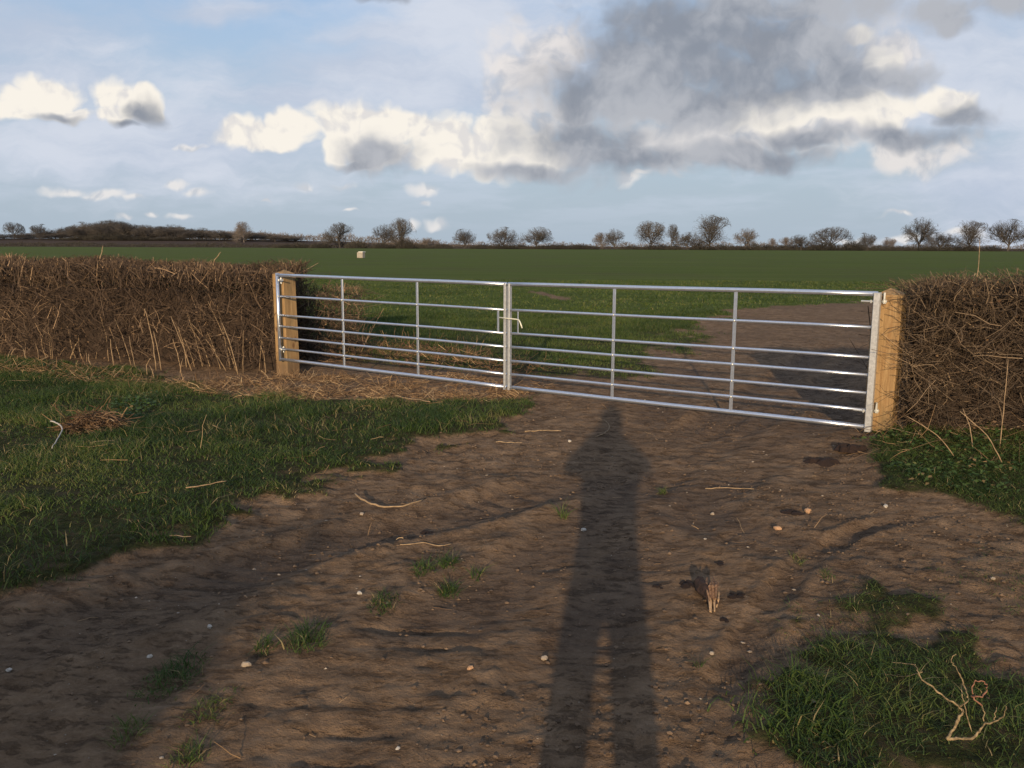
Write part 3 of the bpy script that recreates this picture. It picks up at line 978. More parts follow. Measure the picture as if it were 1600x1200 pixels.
def make_hedge(label, path, width, height, n, seed, mat, lrange, rad, nstem, up=0.5, stem_r=0.006, leaf_n=0, front=0.6, K=4, inset=0.44):
    cx, cy = np.mean(np.array(path)[:, :2], 0)
    root = empty('hedge', (0, 0, 0))
    tag(root, label, 'hedge')
    P, Rr, tint = hedge_twigs(path, width, height, n, seed, *lrange, rad, up=up, front_bias=front, K=K)
    tag(link('twigs', tube_mesh('twigs', lift(P), Rr, tint), mat, root), kind='stuff')
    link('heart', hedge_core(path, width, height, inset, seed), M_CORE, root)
    # upright stems, seen low down on the face
    g = np.random.default_rng(seed + 1)
    s = g.random(nstem); x, y, tg = path_pts(path, s); nr = np.stack([-tg[:, 1], tg[:, 0]], 1)
    ac = -0.5 + np.abs(g.normal(0, 0.06, nstem))
    P = np.empty((nstem, 5, 3)); d = norm(np.stack([g.normal(0, 0.28, nstem), g.normal(0, 0.16, nstem), np.ones(nstem)], 1))
    P[:, 0] = np.stack([x - nr[:, 0] * ac * width, y - nr[:, 1] * ac * width, np.zeros(nstem)], 1)
    L = g.uniform(0.5, 1.0, nstem) * height
    for k in range(1, 5):
        d = norm(d + g.normal(0, 0.12, (nstem, 3)))
        P[:, k] = P[:, k - 1] + d * (L / 4)[:, None]
    P[..., 2] = np.minimum(P[..., 2], height)
    tag(link('stems', tube_mesh('stems', lift(P), stem_r * g.uniform(0.6, 1.5, nstem)[:, None] * np.linspace(1, .6, 5)[None], np.clip(g.normal(0.62, 0.2, nstem), 0, 1), 4), mat, root), kind='stuff')
    if leaf_n:
        P, Rr, tint = hedge_twigs(path, width * 1.04, height, leaf_n, seed + 5, 0.02, 0.05, 0.001, K=3, up=0.1, front_bias=0.75)
        c = lift(P)
        dirs = norm(c[:, 2] - c[:, 0]); side = norm(np.cross(dirs, g.normal(0, 1, dirs.shape)))
        Ln = g.uniform(0.02, 0.045, leaf_n)[:, None]
        A = c[:, 0]; B = A + dirs * Ln
        Mid = (A + B) / 2
        V = np.stack([A, Mid + side * Ln * 0.33, B, Mid - side * Ln * 0.33], 1).reshape(-1, 3)
        q = np.arange(leaf_n * 4).reshape(-1, 4)
        tag(link('dead_leaves', mesh_np('dead_leaves', V, [q], False, {'tint': np.repeat(np.clip(g.normal(0.35, 0.2, leaf_n), 0, 1), 4)}), M_STRAW, root), kind='stuff')
    return root


HL_PATH = [(-13.5, 14.6), (-9.0, 13.65), (-6.0, 12.85), (-4.2, 12.40), (-3.30, 12.22), (-3.08, 12.2)]
HR_PATH = [(3.36, 7.24), (4.3, 7.05), (5.5, 6.95), (8.0, 6.9)]
hedge_l = make_hedge('long clipped brown hedge of bare twigs left of the gates', HL_PATH, 1.15, 1.42, 52000, 7, M_TWIG, (0.10, 0.38), 0.0040, 900, 0.75, 0.0055, 5000, 0.62, 3)
hedge_r = make_hedge('tangled bare thorn hedge right of the gates, beside the right post', HR_PATH, 0.95, 1.245, 34000, 17, M_TWIG2, (0.12, 0.48), 0.0027, 260, 0.15, 0.0046, 2500, 0.55, 4)
P, Rr, tint = hedge_twigs([(3.20, 6.99), (3.48, 6.96)], 0.22, 1.2, 620, 93, 0.10, 0.36, 0.0024, up=0.2, K=4)
tag(link('twigs', tube_mesh('twigs', lift(P), Rr, tint), M_TWIG2, hedge_r), kind='stuff')
# the far end of the left hedge, trailing thin behind the left post
hedge_e = make_hedge('thin straggly end of hedge behind the left gate leaf', [(-3.35, 12.5), (-2.7, 12.75), (-2.25, 12.9)], 0.6, 1.05, 1300, 29, M_TWIG, (0.15, 0.5), 0.0032, 60, 0.5, 0.005, 500, 0.3)
bpy.data.objects.remove([c for c in hedge_e.children if c.name.startswith('heart')][0])
# roadside hedge behind the photographer: it throws the shade over the near left corner
hedge_b = make_hedge('dark roadside hedge standing behind the photographer', [(-14.0, -5.2), (-8.0, -5.0), (-3.6, -4.9), (-2.1, -4.8)], 1.3, 1.92, 9000, 41, M_TWIG, (0.2, 0.6), 0.006, 120, 0.5, 0.008, 6000, 0.6, 3, 0.2)


# ------------------------------------------------------------------ grass
def blades(n_try, bbox, dens_fn, hmin, hmax, w, seed, lean=0.5, segs=3):
    g = np.random.default_rng(seed)
    x = g.uniform(bbox[0], bbox[1], n_try); y = g.uniform(bbox[2], bbox[3], n_try)
    keep = g.random(n_try) < dens_fn(x, y)
    x, y = x[keep], y[keep]
    n = len(x)
    z, _, _ = ground_z(x, y)
    gm = grass_mask(x, y)
    hh = g.uniform(hmin, hmax, n) * (0.55 + 1.3 * np.clip(fbm(x, y, 1.6, 3, 0.5, 9.0) + 0.35, 0, 1)) * (0.45 + 0.55 * np.clip(gm * 1.2, 0, 1))
    a = g.uniform(0, 2 * math.pi, n) + fbm(x, y, 1.1, 2, 0.5, 40.0) * 3
    ld = np.stack([np.cos(a), np.sin(a), np.zeros(n)], 1)
    ln = np.abs(g.normal(lean, 0.3, n))
    sa = g.uniform(0, 2 * math.pi, n)
    side = np.stack([np.cos(sa), np.sin(sa), np.zeros(n)], 1)
    ww = w * g.uniform(0.6, 1.4, n)
    base = np.stack([x, y, z - 0.008], 1)
    V = []
    for k in range(segs):
        t = k / segs
        c = base + ld * (hh * ln * t * t)[:, None] + np.array([0, 0, 1.0]) * (hh * t * (1 - 0.25 * ln * t))[:, None]
        s = side * (ww * (1 - 0.55 * t) * 0.5)[:, None]
        V += [c - s, c + s]
    V.append(base + ld * (hh * ln)[:, None] + np.array([0, 0, 1.0]) * (hh * (1 - 0.25 * ln))[:, None])
    V = np.stack(V, 1)                       # n, 2*segs+1, 3
    m = 2 * segs + 1
    b = (np.arange(n) * m)[:, None]
    q = np.concatenate([b + np.array([[2 * k, 2 * k + 1, 2 * k + 3, 2 * k + 2]]) for k in range(segs - 1)])
    tr = b + np.array([[2 * segs - 2, 2 * segs - 1, 2 * segs]])
    patch = fbm(x, y, 0.9, 4, 0.6, 60.0)
    tint = np.clip(0.42 + 0.85 * patch + g.normal(0, 0.16, n), 0, 0.88)
    tint = np.where(g.random(n) < 0.06 + 0.45 * np.clip(fbm(x, y, 1.5, 3, 0.5, 77.0) - 0.1, 0, 1), g.uniform(0.88, 1.0, n), tint)
    return V.reshape(-1, 3), [q, tr], np.repeat(tint, m), n


def grass(name, mat, label, *a, **k):
    V, f, tint, n = blades(*a, **k)
    print(name, n)
    o = link(name, mesh_np(name, V, f, False, {'tint': tint}), mat)
    return tag(o, label, 'grass', None, 'stuff')


def d_verge(x, y):
    near = field_side(x, y) < 0.5
    return near * np.clip(grass_mask(x, y) * 1.15 - 0.12, 0, 1) * (x < 1.2) * (0.30 + 0.70 * sstep(fbm(x, y, 2.6, 3, 0.5, 90.0), -0.2, 0.2))


def d_right(x, y):
    near = field_side(x, y) < 0.5
    return near * np.clip(grass_mask(x, y) * 1.1 - 0.06, 0, 1) * (x > 0.9) * (0.5 + 0.5 * sstep(fbm(x, y, 3.0, 3, 0.5, 95.0), -0.2, 0.2))


def d_tuft(x, y):
    m = grass_mask(x, y) - grass_mask(x, y, False)
    return (field_side(x, y) < -0.5) * np.clip(m * 1.6 - 0.25, 0, 1) * (x < 2.2)


def d_field(x, y):
    vis = np.abs(x) < y * 0.66 + 0.5
    return (field_side(x, y) > 0.5) * np.clip(grass_mask(x, y) * 1.1 - 0.08, 0, 1) * vis


grass('verge_grass', M_GRASS, 'short rough green grass on the left verge', 330000, (-8.5, 1.2, 2.3, 12.4), d_verge, 0.038, 0.105, 0.0054, 1, lean=0.95, segs=2)
grass('patch_grass', M_GRASS, 'loose green grass in the near right corner and under the right hedge', 135000, (0.9, 5.2, 1.9, 7.4), d_right, 0.024, 0.068, 0.0034, 2, lean=1.1)
grass('tuft_grass', M_GRASS, 'small green grass tufts growing in the bare rutted earth', 150000, (-2.6, 2.2, 2.1, 6.4), d_tuft, 0.04, 0.09, 0.0036, 12, lean=1.0)
grass('field_grass', M_FIELD, 'low green grass of the field near the gates', 260000, (-9.5, 12.0, 8.0, 21.0), d_field, 0.035, 0.085, 0.0085, 3, lean=0.7, segs=2)
grass('field_grass', M_FIELD, 'low green grass farther out in the field', 110000, (-24, 27, 19.0, 42.0), d_field, 0.04, 0.085, 0.030, 4, lean=0.7, segs=2)


# ------------------------------------------------------------------ leafy weeds at the right hedge foot
def leaf_mass(n_try, bbox, dens_fn, smin, smax, hmax, seed):
    g = np.random.default_rng(seed)
    x = g.uniform(bbox[0], bbox[1], n_try); y = g.uniform(bbox[2], bbox[3], n_try)
    k = g.random(n_try) < dens_fn(x, y)
    x, y = x[k], y[k]; n = len(x)
    mound = np.clip(fbm(x, y, 2.4, 3, 0.5, 12.0) + 0.4, 0.08, 1)
    z = gz(x, y) + hmax * mound * g.random(n) ** 0.6
    a = g.uniform(0, 2 * math.pi, n)
    d = norm(np.stack([np.cos(a), np.sin(a), g.normal(0.1, 0.35, n)], 1))
    s = norm(np.cross(d, np.stack([g.normal(0, 0.3, n), g.normal(0, 0.3, n), np.ones(n)], 1)))
    L = g.uniform(smin, smax, n)[:, None]
    A = np.stack([x, y, z], 1)
    dn = np.array([0, 0, -0.22])
    V = np.stack([A, A + d * L * .35 + s * L * .36, A + d * L + dn * L, A + d * L * .35 - s * L * .36], 1)
    t1 = np.arange(n)[:, None] * 4 + np.array([[0, 1, 2]]); t2 = np.arange(n)[:, None] * 4 + np.array([[0, 2, 3]])
    tint = np.repeat(np.clip(g.normal(0.45, 0.2, n) + np.where(g.random(n) < 0.05, 0.6, 0), 0, 1), 4)
    return mesh_np('leaves', V.reshape(-1, 3), [t1, t2], False, {'tint': tint}), n


me, n = leaf_mass(5000, (2.7, 5.0, 5.2, 7.1), lambda x, y: sstep(sdf(x, y, WEEDS) + fbm(x, y, 3, 3, .5, 5.) * .3, -0.02, 0.2) * sstep(fbm(x, y, 2.0, 3, 0.5, 19.0), -0.3, 0.1), 0.02, 0.045, 0.17, 6)
tag(link('weeds', me, M_LEAFY), 'low leafy green weeds at the foot of the right hedge', 'weeds', None, 'stuff')
me, n = leaf_mass(16000, (-9.0, -2.8, 10.4, 13.8), lambda x, y: 0.8 * sstep(sdf(x, y, HLFOOT) + fbm(x, y, 2, 3, .5, 5.) * .4, -0.05, 0.2) * sstep(fbm(x, y, 1.3, 3, 0.5, 29.0), -0.05, 0.25), 0.025, 0.05, 0.16, 8)
tag(link('weeds', me, M_LEAFY), 'small green weeds along the foot of the left hedge', 'weeds', None, 'stuff')
DARKW = pxpoly([(170, 640), (200, 622), (245, 625), (262, 640), (230, 655), (190, 656)])
me, n = leaf_mass(9000, (-6.2, -3.6, 7.8, 10.6), lambda x, y: sstep(sdf(x, y, DARKW), -0.06, 0.1), 0.02, 0.05, 0.16, 9)
tag(link('weed_clump', me, M_LEAFY), 'dark green weed clump in the verge beside the dead grass heap', 'weed', None, 'stuff')


# ------------------------------------------------------------------ dry litter
def litter(name, label, n_try, bbox, dens_fn, lmin, lmax, rad, seed, rise=0.25, hz=0.04, mat=None):
    g = np.random.default_rng(seed)
    x = g.uniform(bbox[0], bbox[1], n_try); y = g.uniform(bbox[2], bbox[3], n_try)
    k = g.random(n_try) < dens_fn(x, y)
    x, y = x[k], y[k]; n = len(x)
    z = gz(x, y) + 0.008 + hz * g.random(n)
    d = norm(np.stack([g.normal(0, 1, n), g.normal(0, 1, n), g.normal(rise, 0.3, n)], 1))
    L = g.uniform(lmin, lmax, n) ** 1.0
    P = np.empty((n, 4, 3)); P[:, 0] = np.stack([x, y, z], 1)
    for j in range(1, 4):
        d = norm(d + g.normal(0, 0.2, (n, 3)) - np.array([0, 0, 0.06]))
        P[:, j] = P[:, j - 1] + d * (L / 3)[:, None]
    floor = gz(P[..., 0].ravel(), P[..., 1].ravel()).reshape(n, 4) + 0.006
    P[..., 2] = np.maximum(P[..., 2], floor)
    Rr = rad * g.uniform(0.5, 1.6, n)[:, None] * np.linspace(1, .6, 4)[None]
    o = link(name, tube_mesh(name, P, Rr, np.clip(g.normal(0.55, 0.25, n), 0, 1)), mat or M_STRAW)
    print(name, n)
    return tag(o, label, 'litter', None, 'stuff')


sw = lambda x, y: np.clip(sstep(sdf(x, y, STRAW) + fbm(x, y, 2, 3, .5, 6.) * .5, -0.15, 0.2), 0, 1)
litter('straw_litter', 'dry straw and dead stems strewn under the left gate leaf', 34000, (-5.4, 0.6, 8.6, 12.4), lambda x, y: sw(x, y) * (0.12 + 0.88 * sstep(fbm(x, y, 2.2, 3, .55, 3.), -.2, .2)), 0.03, 0.18, 0.0026, 21, 0.12, 0.025)
BRAM = pxpoly([(465, 560), (560, 566), (700, 580), (835, 602), (850, 585), (760, 560), (640, 540), (520, 530), (470, 540)])
litter('dead_bracken', 'reddish brown dead stems tangled behind the left gate leaf', 6500, (-3.4, 1.2, 9.0, 14.5), lambda x, y: sstep(sdf(x, y, BRAM) + fbm(x, y, 1.5, 3, .5, 2.) * .8, -0.1, 0.4) * 0.75, 0.08, 0.38, 0.0030, 22, 0.45, 0.05, M_BRACK)
litter('straw_litter', 'dry stems and straw along the foot of the left hedge', 18000, (-9.5, -2.6, 10.4, 13.6), lambda x, y: sstep(sdf(x, y, HLFOOT) + fbm(x, y, 2, 3, .5, 16.) * .5, -0.1, 0.15) * 0.5, 0.04, 0.22, 0.0028, 23, 0.3, 0.03)
litter('straw_litter', 'scattered straw bits lying on the bare earth track', 600, (-4.5, 4.0, 2.3, 8.6), lambda x, y: (1 - grass_mask(x, y)) * 0.35, 0.02, 0.12, 0.0016, 24, 0.0, 0.0)
litter('straw_litter', 'dry grass stems fallen in the left verge', 1100, (-8, 0.5, 4.0, 11), lambda x, y: grass_mask(x, y) * 0.28, 0.06, 0.28, 0.0020, 25, 0.1, 0.05)
litter('straw_litter', 'dead stems lying under the right hedge and gate post', 700, (2.3, 5.0, 5.8, 7.2), lambda x, y: sstep(sdf(x, y, WEEDS) + 0.1, -0.3, 0.2) * sstep(y + fbm(x, y, 2, 2, .5, 3.), 5.9, 6.6) * 0.5, 0.06, 0.32, 0.0020, 26, 0.3, 0.06)


# ------------------------------------------------------------------ single stalks, sticks
def stick(name, label, cat, pts, rad, mat, group=None, S=7):
    """pts: list of world points; origin at the first"""
    o0 = np.array(pts[0], float)
    p = np.array(pts, float) - o0
    # smooth resample
    k = np.arange(len(p)); tt = np.linspace(0, len(p) - 1, (len(p) - 1) * 4 + 1)
    q = np.stack([np.interp(tt, k, p[:, i]) for i in range(3)], 1)
    for _ in range(2):
        q[1:-1] = (q[:-2] + 2 * q[1:-1] + q[2:]) / 4
    g = np.random.default_rng(abs(hash(label)) % 1000 if False else len(label) + int(abs(o0[0]) * 100))
    q[1:-1] += g.normal(0, rad * 0.35, q[1:-1].shape)
    r = np.linspace(rad, rad * 0.6, len(q)) * g.uniform(0.85, 1.15, len(q))
    V, f = one_tube(q, r, S)
    o = link(name, mesh_np(name, V, f, True), mat, None, tuple(o0))
    return tag(o, label, cat, group)


def flat(pxs, rad, dz=None):
    return [gpt(px, py, rad + (dz[i] if dz else 0.004)) for i, (px, py) in enumerate(pxs)]


stick('stick', 'long bent tan stick lying on the earth beside the verge edge', 'stick', flat([(555, 780), (575, 791), (598, 795), (630, 794), (661, 787)], 0.007, [.03, .012, .004, .006, .02]), 0.0065, M_STALK)
stick('stick', 'thin wavy pale stalk on the earth below the bent stick', 'stick', flat([(625, 853), (645, 852), (662, 849), (685, 856), (705, 852)], 0.004), 0.0035, M_STALK)
stick('stick', 'straight pale stalk lying on the earth in front of the right gate leaf', 'stick', flat([(1102, 765), (1135, 764), (1178, 766)], 0.005), 0.0042, M_STALK)
stick('stick', 'pale straight stalk lying across the left verge grass', 'stick', [gpt(291, 774, .05), gpt(322, 772, .06), gpt(355, 768, .07)], 0.0045, M_STALK)
stick('stick', 'curved thin stalk on the earth within the shadow of the head', 'stick', flat([(930, 684), (945, 679), (953, 669), (948, 660), (935, 655)], 0.005), 0.0048, M_STALK)
stick('stick', 'pale stalk lying on the track just left of the shadow of the head', 'stick', flat([(820, 676), (850, 674), (877, 675)], 0.006), 0.0055, M_STALK)
stick('stick', 'short pale stalk lying at the end of the grass, left of the track', 'stick', flat([(775, 692), (800, 693), (816, 693)], 0.005), 0.0045, M_STALK)
stick('stick', 'kinked bleached twig lying on the grass of the far left verge', 'stick', [gpt(80, 672, .08), gpt(92, 676, .085), gpt(100, 684, .08), gpt(92, 697, .07), gpt(82, 710, .05)], 0.0065, M_WHITETWIG)
stick('stick', 'pale brown stick lying in the straw under the left gate leaf', 'stick', flat([(617, 627), (640, 630), (672, 634)], 0.01, [.05, .04, .03]), 0.008, M_STALK)
stick('stick', 'upright crooked pale stalk leaning by the foot of the meeting stiles', 'dry stalk', [gpt(775, 640, .0), (*at(778, 628), .05), (at(776, 640)[0], at(776, 640)[1], .12), (at(776, 640)[0] - .01, at(776, 640)[1] + .03, .27)], 0.0055, M_STALK)
stick('stick', 'dark twig end lying on the track at the right edge of the body shadow', 'stick', flat([(994, 886), (1020, 887)], 0.006), 0.006, M_DARKCLOD)

# pale weed stalks at the left hedge foot
g = np.random.default_rng(77)
stalks = [(12, 565, 0, 22), (60, 556, -6, 24), (20, 560, 4, 16), (40, 552, -12, 28), (82, 555, -4, 36), (73, 540, -5, 40), (80, 545, -2, 55), (136, 565, -8, 16), (134, 590, 0, 14), (142, 570, -8, 16), (170, 565, -10, 75),
          (190, 566, -18, 56), (178, 570, -6, 40), (205, 570, -28, 70), (200, 545, -10, 40), (212, 575, -10, 50), (244, 578, -14, 96), (252, 575, -12, 60), (283, 575, -12, 48), (281, 582, 2, 22), (300, 580, -34, 86), (318, 578, -24, 90),
          (305, 570, -16, 50), (292, 565, -8, 70), (354, 580, -52, 76), (372, 585, -26, 80), (370, 580, -40, 110), (380, 584, 6, 70), (400, 578, 6, 120), (415, 582, -8, 42), (405, 580, 10, 90), (240, 590, -8, 18), (230, 585, 8, 26),
          (110, 540, 10, 26), (118, 536, -16, 40), (150, 545, 8, 30), (128, 520, -6, 36), (115, 510, -8, 50), (330, 560, -30, 70), (345, 575, -20, 60), (392, 560, 14, 80), (360, 565, -20, 100)]
for px, py, dx, hp in stalks:
    bx, by, bz = gpt(px, max(py, 560 + (px > 250) * 18), 0.0)
    # stand on the ground at the hedge face; height from the pixels at that distance
    hm = hp * by / F
    lx = dx * by / F
    mid = (bx + lx * 0.45 + g.normal(0, .02), by + g.normal(0.03, .03), bz + hm * 0.55)
    stick('dry_stalk', 'pale dry weed stalk standing against the foot of the left hedge', 'dry stalk',
          [(bx, by, bz - 0.01), mid, (bx + lx, by + g.normal(0.06, 0.05), bz + hm)], g.uniform(0.0045, 0.008), M_STALK, 'pale stalks along the left hedge')
for px, py, dx, hp, lab in [(1565, 722, -62, 78, 'long arching pale stalk leaning out at the foot of the right hedge'), (1562, 700, 12, 140, 'straight upright tan stalk in the right hedge face'),
                            (1490, 712, -70, 60, 'slanting tan stalk leaning from the right post into the weeds'), (1520, 700, -10, 60, 'short upright tan stalk left of the long arching one'),
                            (1432, 690, 6, -1, 'small hooked pale stem standing in the weeds by the right post')]:
    bx, by, bz = gpt(px, py, 0)
    by2 = by + 0.1
    if hp < 0:
        stick('dry_stalk', lab, 'dry stalk', [(bx, by, bz), (bx + .01, by, bz + .09), (bx + .03, by, bz + .10), (bx + .035, by, bz + .03)], 0.005, M_STALK)
        continue
    hm, lx = hp * by / F, dx * by / F
    stick('dry_stalk', lab, 'dry stalk', [(bx, by, bz), (bx + lx * .35, by + .03, bz + hm * .55), (bx + lx, by2, bz + hm)], 0.0042, M_STALK)
# thin stems above the hedge tops
for px, py, ytop, dx, dist, lab in [(1525, 440, 375, 6, 7.0, 'thin lone stem rising above the top of the right hedge'), (333, 408, 394, 12, 12.3, 'pale cut stem sticking up from the top of the left hedge, near its post end'),
                                    (155, 406, 384, 6, 12.9, 'pale forked stem sticking up from the top of the left hedge, far from the post')]:
    a_, b_ = ray(px, py), ray(px + dx, ytop)
    p0 = np.array(a_) * dist / a_[1] + (0, 0, CAMZ); p1 = np.array(b_) * dist / b_[1] + (0, 0, CAMZ)
    stick('thin_stem', lab, 'stem', [p0 - (0, 0, .25), p0, (p0 + p1) / 2 + (.01, 0, 0), p1], 0.004 if dist < 8 else 0.008, M_STALK)


# ------------------------------------------------------------------ lichened branch with a curl of red bark, near right corner
def up_pts(pl):
    """(px, py, height) with the foot found below the pixel"""
    o = []
    for px, py, h in pl:
        x, y = at(px, py, h)
        o.append((x, y, h))
    return o


bz0 = float(gz(*at(1490, 1152))[0])
root = empty('fallen_branch', (*at(1490, 1152), bz0))
tag(root, 'forked lichened branch with a curl of red bark in the near right corner', 'branch')
ro = np.array(root.location)


def limb(pl, r0, r1, mat, name='limb', S=8):
    p = np.array(up_pts([(a, b, h + bz0) for a, b, h in pl])) - ro
    k = np.arange(len(p)); tt = np.linspace(0, len(p) - 1, (len(p) - 1) * 4 + 1)
    q = np.stack([np.interp(tt, k, p[:, i]) for i in range(3)], 1)
    q[1:-1] = (q[:-2] + 2 * q[1:-1] + q[2:]) / 4
    gg = np.random.default_rng(len(pl) * 7 + int(pl[0][0]))
    q += gg.normal(0, 0.0015, q.shape)
    V, f = one_tube(q, BR * np.linspace(r0, r1, len(q)) * gg.uniform(0.75, 1.3, len(q)), S)
    return link(name, mesh_np(name, V, f, True), mat, root)


BR = 0.48
limb([(1480, 1155, .03), (1490, 1140, .05), (1495, 1128, .08), (1505, 1112, .11), (1498, 1104, .13), (1478, 1090, .16), (1455, 1072, .19), (1440, 1062, .21), (1434, 1048, .23), (1428, 1038, .24)], 0.0105, 0.003, M_LICHEN)
limb([(1480, 1155, .03), (1500, 1153, .03), (1518, 1156, .04), (1530, 1142, .07), (1540, 1130, .10), (1556, 1128, .12), (1568, 1118, .15), (1572, 1103, .19)], 0.0100, 0.003, M_LICHEN)
limb([(1498, 1104, .13), (1508, 1100, .15), (1514, 1092, .16)], 0.006, 0.003, M_LICHEN, 'twig')
limb([(1519, 1145, .06), (1510, 1115, .12), (1504, 1090, .18), (1503, 1068, .22)], 0.004, 0.003, M_LICHEN, 'twig')
limb([(1512, 1090, .2), (1508, 1075, .22), (1502, 1058, .25), (1492, 1042, .29), (1486, 1030, .31), (1493, 1022, .33)], 0.005, 0.0026, M_LICHEN, 'twig')
limb([(1536, 1126, .11), (1538, 1112, .14), (1534, 1102, .16)], 0.004, 0.003, M_LICHEN, 'twig')
limb([(1552, 1126, .12), (1556, 1112, .15), (1558, 1106, .16)], 0.0035, 0.002, M_LICHEN, 'twig')
limb([(1428, 1038, .24), (1412, 1036, .22), (1392, 1034, .20)], 0.003, 0.0015, M_LICHEN, 'twig')
limb([(1440, 1050, .22), (1422, 1056, .18), (1405, 1057, .13), (1378, 1053, .08)], 0.003, 0.0015, M_LICHEN, 'twig')
limb([(1534, 1102, .16), (1522, 1092, .18), (1516, 1086, .19), (1530, 1090, .2), (1542, 1082, .21), (1543, 1072, .23), (1535, 1064, .25), (1524, 1064, .25), (1518, 1074, .23), (1520, 1084, .21)], 0.0055, 0.0035, M_REDBARK, 'bark_curl')


# ------------------------------------------------------------------ stones
def stone_mesh(seed, flatz=0.6):
    g = np.random.default_rng(seed)
    V, fs = [], []
    nlat, nlon = 5, 8
    for i in range(1, nlat):
        th = math.pi * i / nlat
        for j in range(nlon):
            ph = 2 * math.pi * j / nlon
            r = 1 + g.uniform(-0.22, 0.22)
            V.append((r * math.sin(th) * math.cos(ph), 0.75 * r * math.sin(th) * math.sin(ph), flatz * r * math.cos(th)))
    V += [(0, 0, flatz), (0, 0, -flatz)]
    q = [[(i) * nlon + j, (i + 1) * nlon + j, (i + 1) * nlon + (j + 1) % nlon, i * nlon + (j + 1) % nlon] for i in range(nlat - 2) for j in range(nlon)]
    T0, B0 = len(V) - 2, len(V) - 1
    tr = [[j, (j + 1) % nlon, T0] for j in range(nlon)] + [[(nlat - 2) * nlon + (j + 1) % nlon, (nlat - 2) * nlon + j, B0] for j in range(nlon)]
    return mesh_np('stone', V, [q, tr], False)


STONES = [(385, 1040, 9, M_STONE, 'largest cream stone, in the thin grass of the near left'), (1262, 800, 8, M_STONEO, 'orange stone on the track right of the shadow, by a dark clod'), (1215, 827, 7, M_STONEO, 'pinkish orange stone on the track, left of and nearer than the other orange stone'),
          (850, 1030, 8, M_STONE, 'cream stone at the left edge of the leg shadow'), (328, 980, 6, M_STONEW, 'white stone on the dark earth of the near left'), (234, 1027, 6, M_STONEW, 'long white stone on the shaded earth, leftmost but one'),
          (1384, 792, 6, M_STONEW, 'white stone on the earth below the right hand weeds'), (1113, 964, 1, M_STONE, None), (912, 829, 6, M_STONEW, 'white stone within the body shadow'), (565, 804, 5, M_STONE, 'small cream stone under the long bent stick'),
          (735, 1045, 7, M_STONEO, 'buff stone on the rutted earth left of the leg shadow'), (1113, 804, 5, M_STONE, 'small cream stone right of the body shadow'), (14, 1048, 6, M_STONEW, 'white stone at the left border, on shaded earth'), (622, 1171, 6, M_STONEW, 'white stone at the bottom, left of the leg shadow'),
          (562, 928, 6, M_STONEW, 'pale stone beside the grass tuft on the rutted earth'), (1112, 1022, 6, M_STONE, 'grey stone below the torn lump of wood'), (890, 690, 4, M_STONEW, 'little white stone at the left elbow of the shadow'), (1552, 905, 5, M_STONE, 'brown stone on the thin turf by the right border')]
for k, (px, py, r, mat, lab) in enumerate(STONES):
    if lab is None: continue
    x, y, z = gpt(px, py)
    s = 0.86 * r * y / F
    me = stone_mesh(100 + k)
    o = link('stone', me, mat, None, (x, y, z + s * 0.3), (0, 0, k * 1.3), (s, s, s))
    tag(o, lab, 'stone', 'stones on the bare earth')

# pebbles and crumbs of earth (too many to count)
g = np.random.default_rng(9)
base = [stone_mesh(200 + k) for k in range(3)]


def crumbs(name, label, cat, n_try, bbox, smin, smax, pw, mat, seed, dens):
    g = np.random.default_rng(seed)
    x = g.uniform(bbox[0], bbox[1], n_try); y = g.uniform(bbox[2], bbox[3], n_try)
    k = g.random(n_try) < dens(x, y)
    x, y = x[k], y[k]; n = len(x)
    z = gz(x, y)
    s = smin + (smax - smin) * g.random(n) ** pw
    O = np.array([[1, 0, 0], [-1, 0, 0], [0, 1, 0], [0, -1, 0], [0, 0, 1], [0, 0, -1], [.6, .6, .5], [-.6, .6, .5], [-.6, -.6, .5], [.6, -.6, .5]], float)
    T = np.array([[0, 2, 6], [2, 1, 7], [1, 3, 8], [3, 0, 9], [0, 6, 9], [2, 7, 6], [1, 8, 7], [3, 9, 8], [6, 7, 4], [7, 8, 4], [8, 9, 4], [9, 6, 4]])
    a = g.uniform(0, 6.28, n); c, si = np.cos(a), np.sin(a)
    J = O[None] * (1 + g.uniform(-0.3, 0.3, (n, len(O), 3))) * s[:, None, None] * np.stack([np.ones(n), g.uniform(.5, 1, n), g.uniform(.35, .75, n)], 1)[:, None, :]
    V = np.stack([J[..., 0] * c[:, None] - J[..., 1] * si[:, None], J[..., 0] * si[:, None] + J[..., 1] * c[:, None], J[..., 2]], -1) + np.stack([x, y, z + s * 0.15], 1)[:, None, :]
    f = (np.arange(n) * len(O))[:, None, None] + T[None]
    me = mesh_np(name, V.reshape(-1, 3), [f.reshape(-1, 3)], False, {'tint': np.repeat(np.clip(g.normal(.5, .25, n), 0, 1), len(O))})
    print(name, n)
    return tag(link(name, me, mat), label, cat, None, 'stuff')


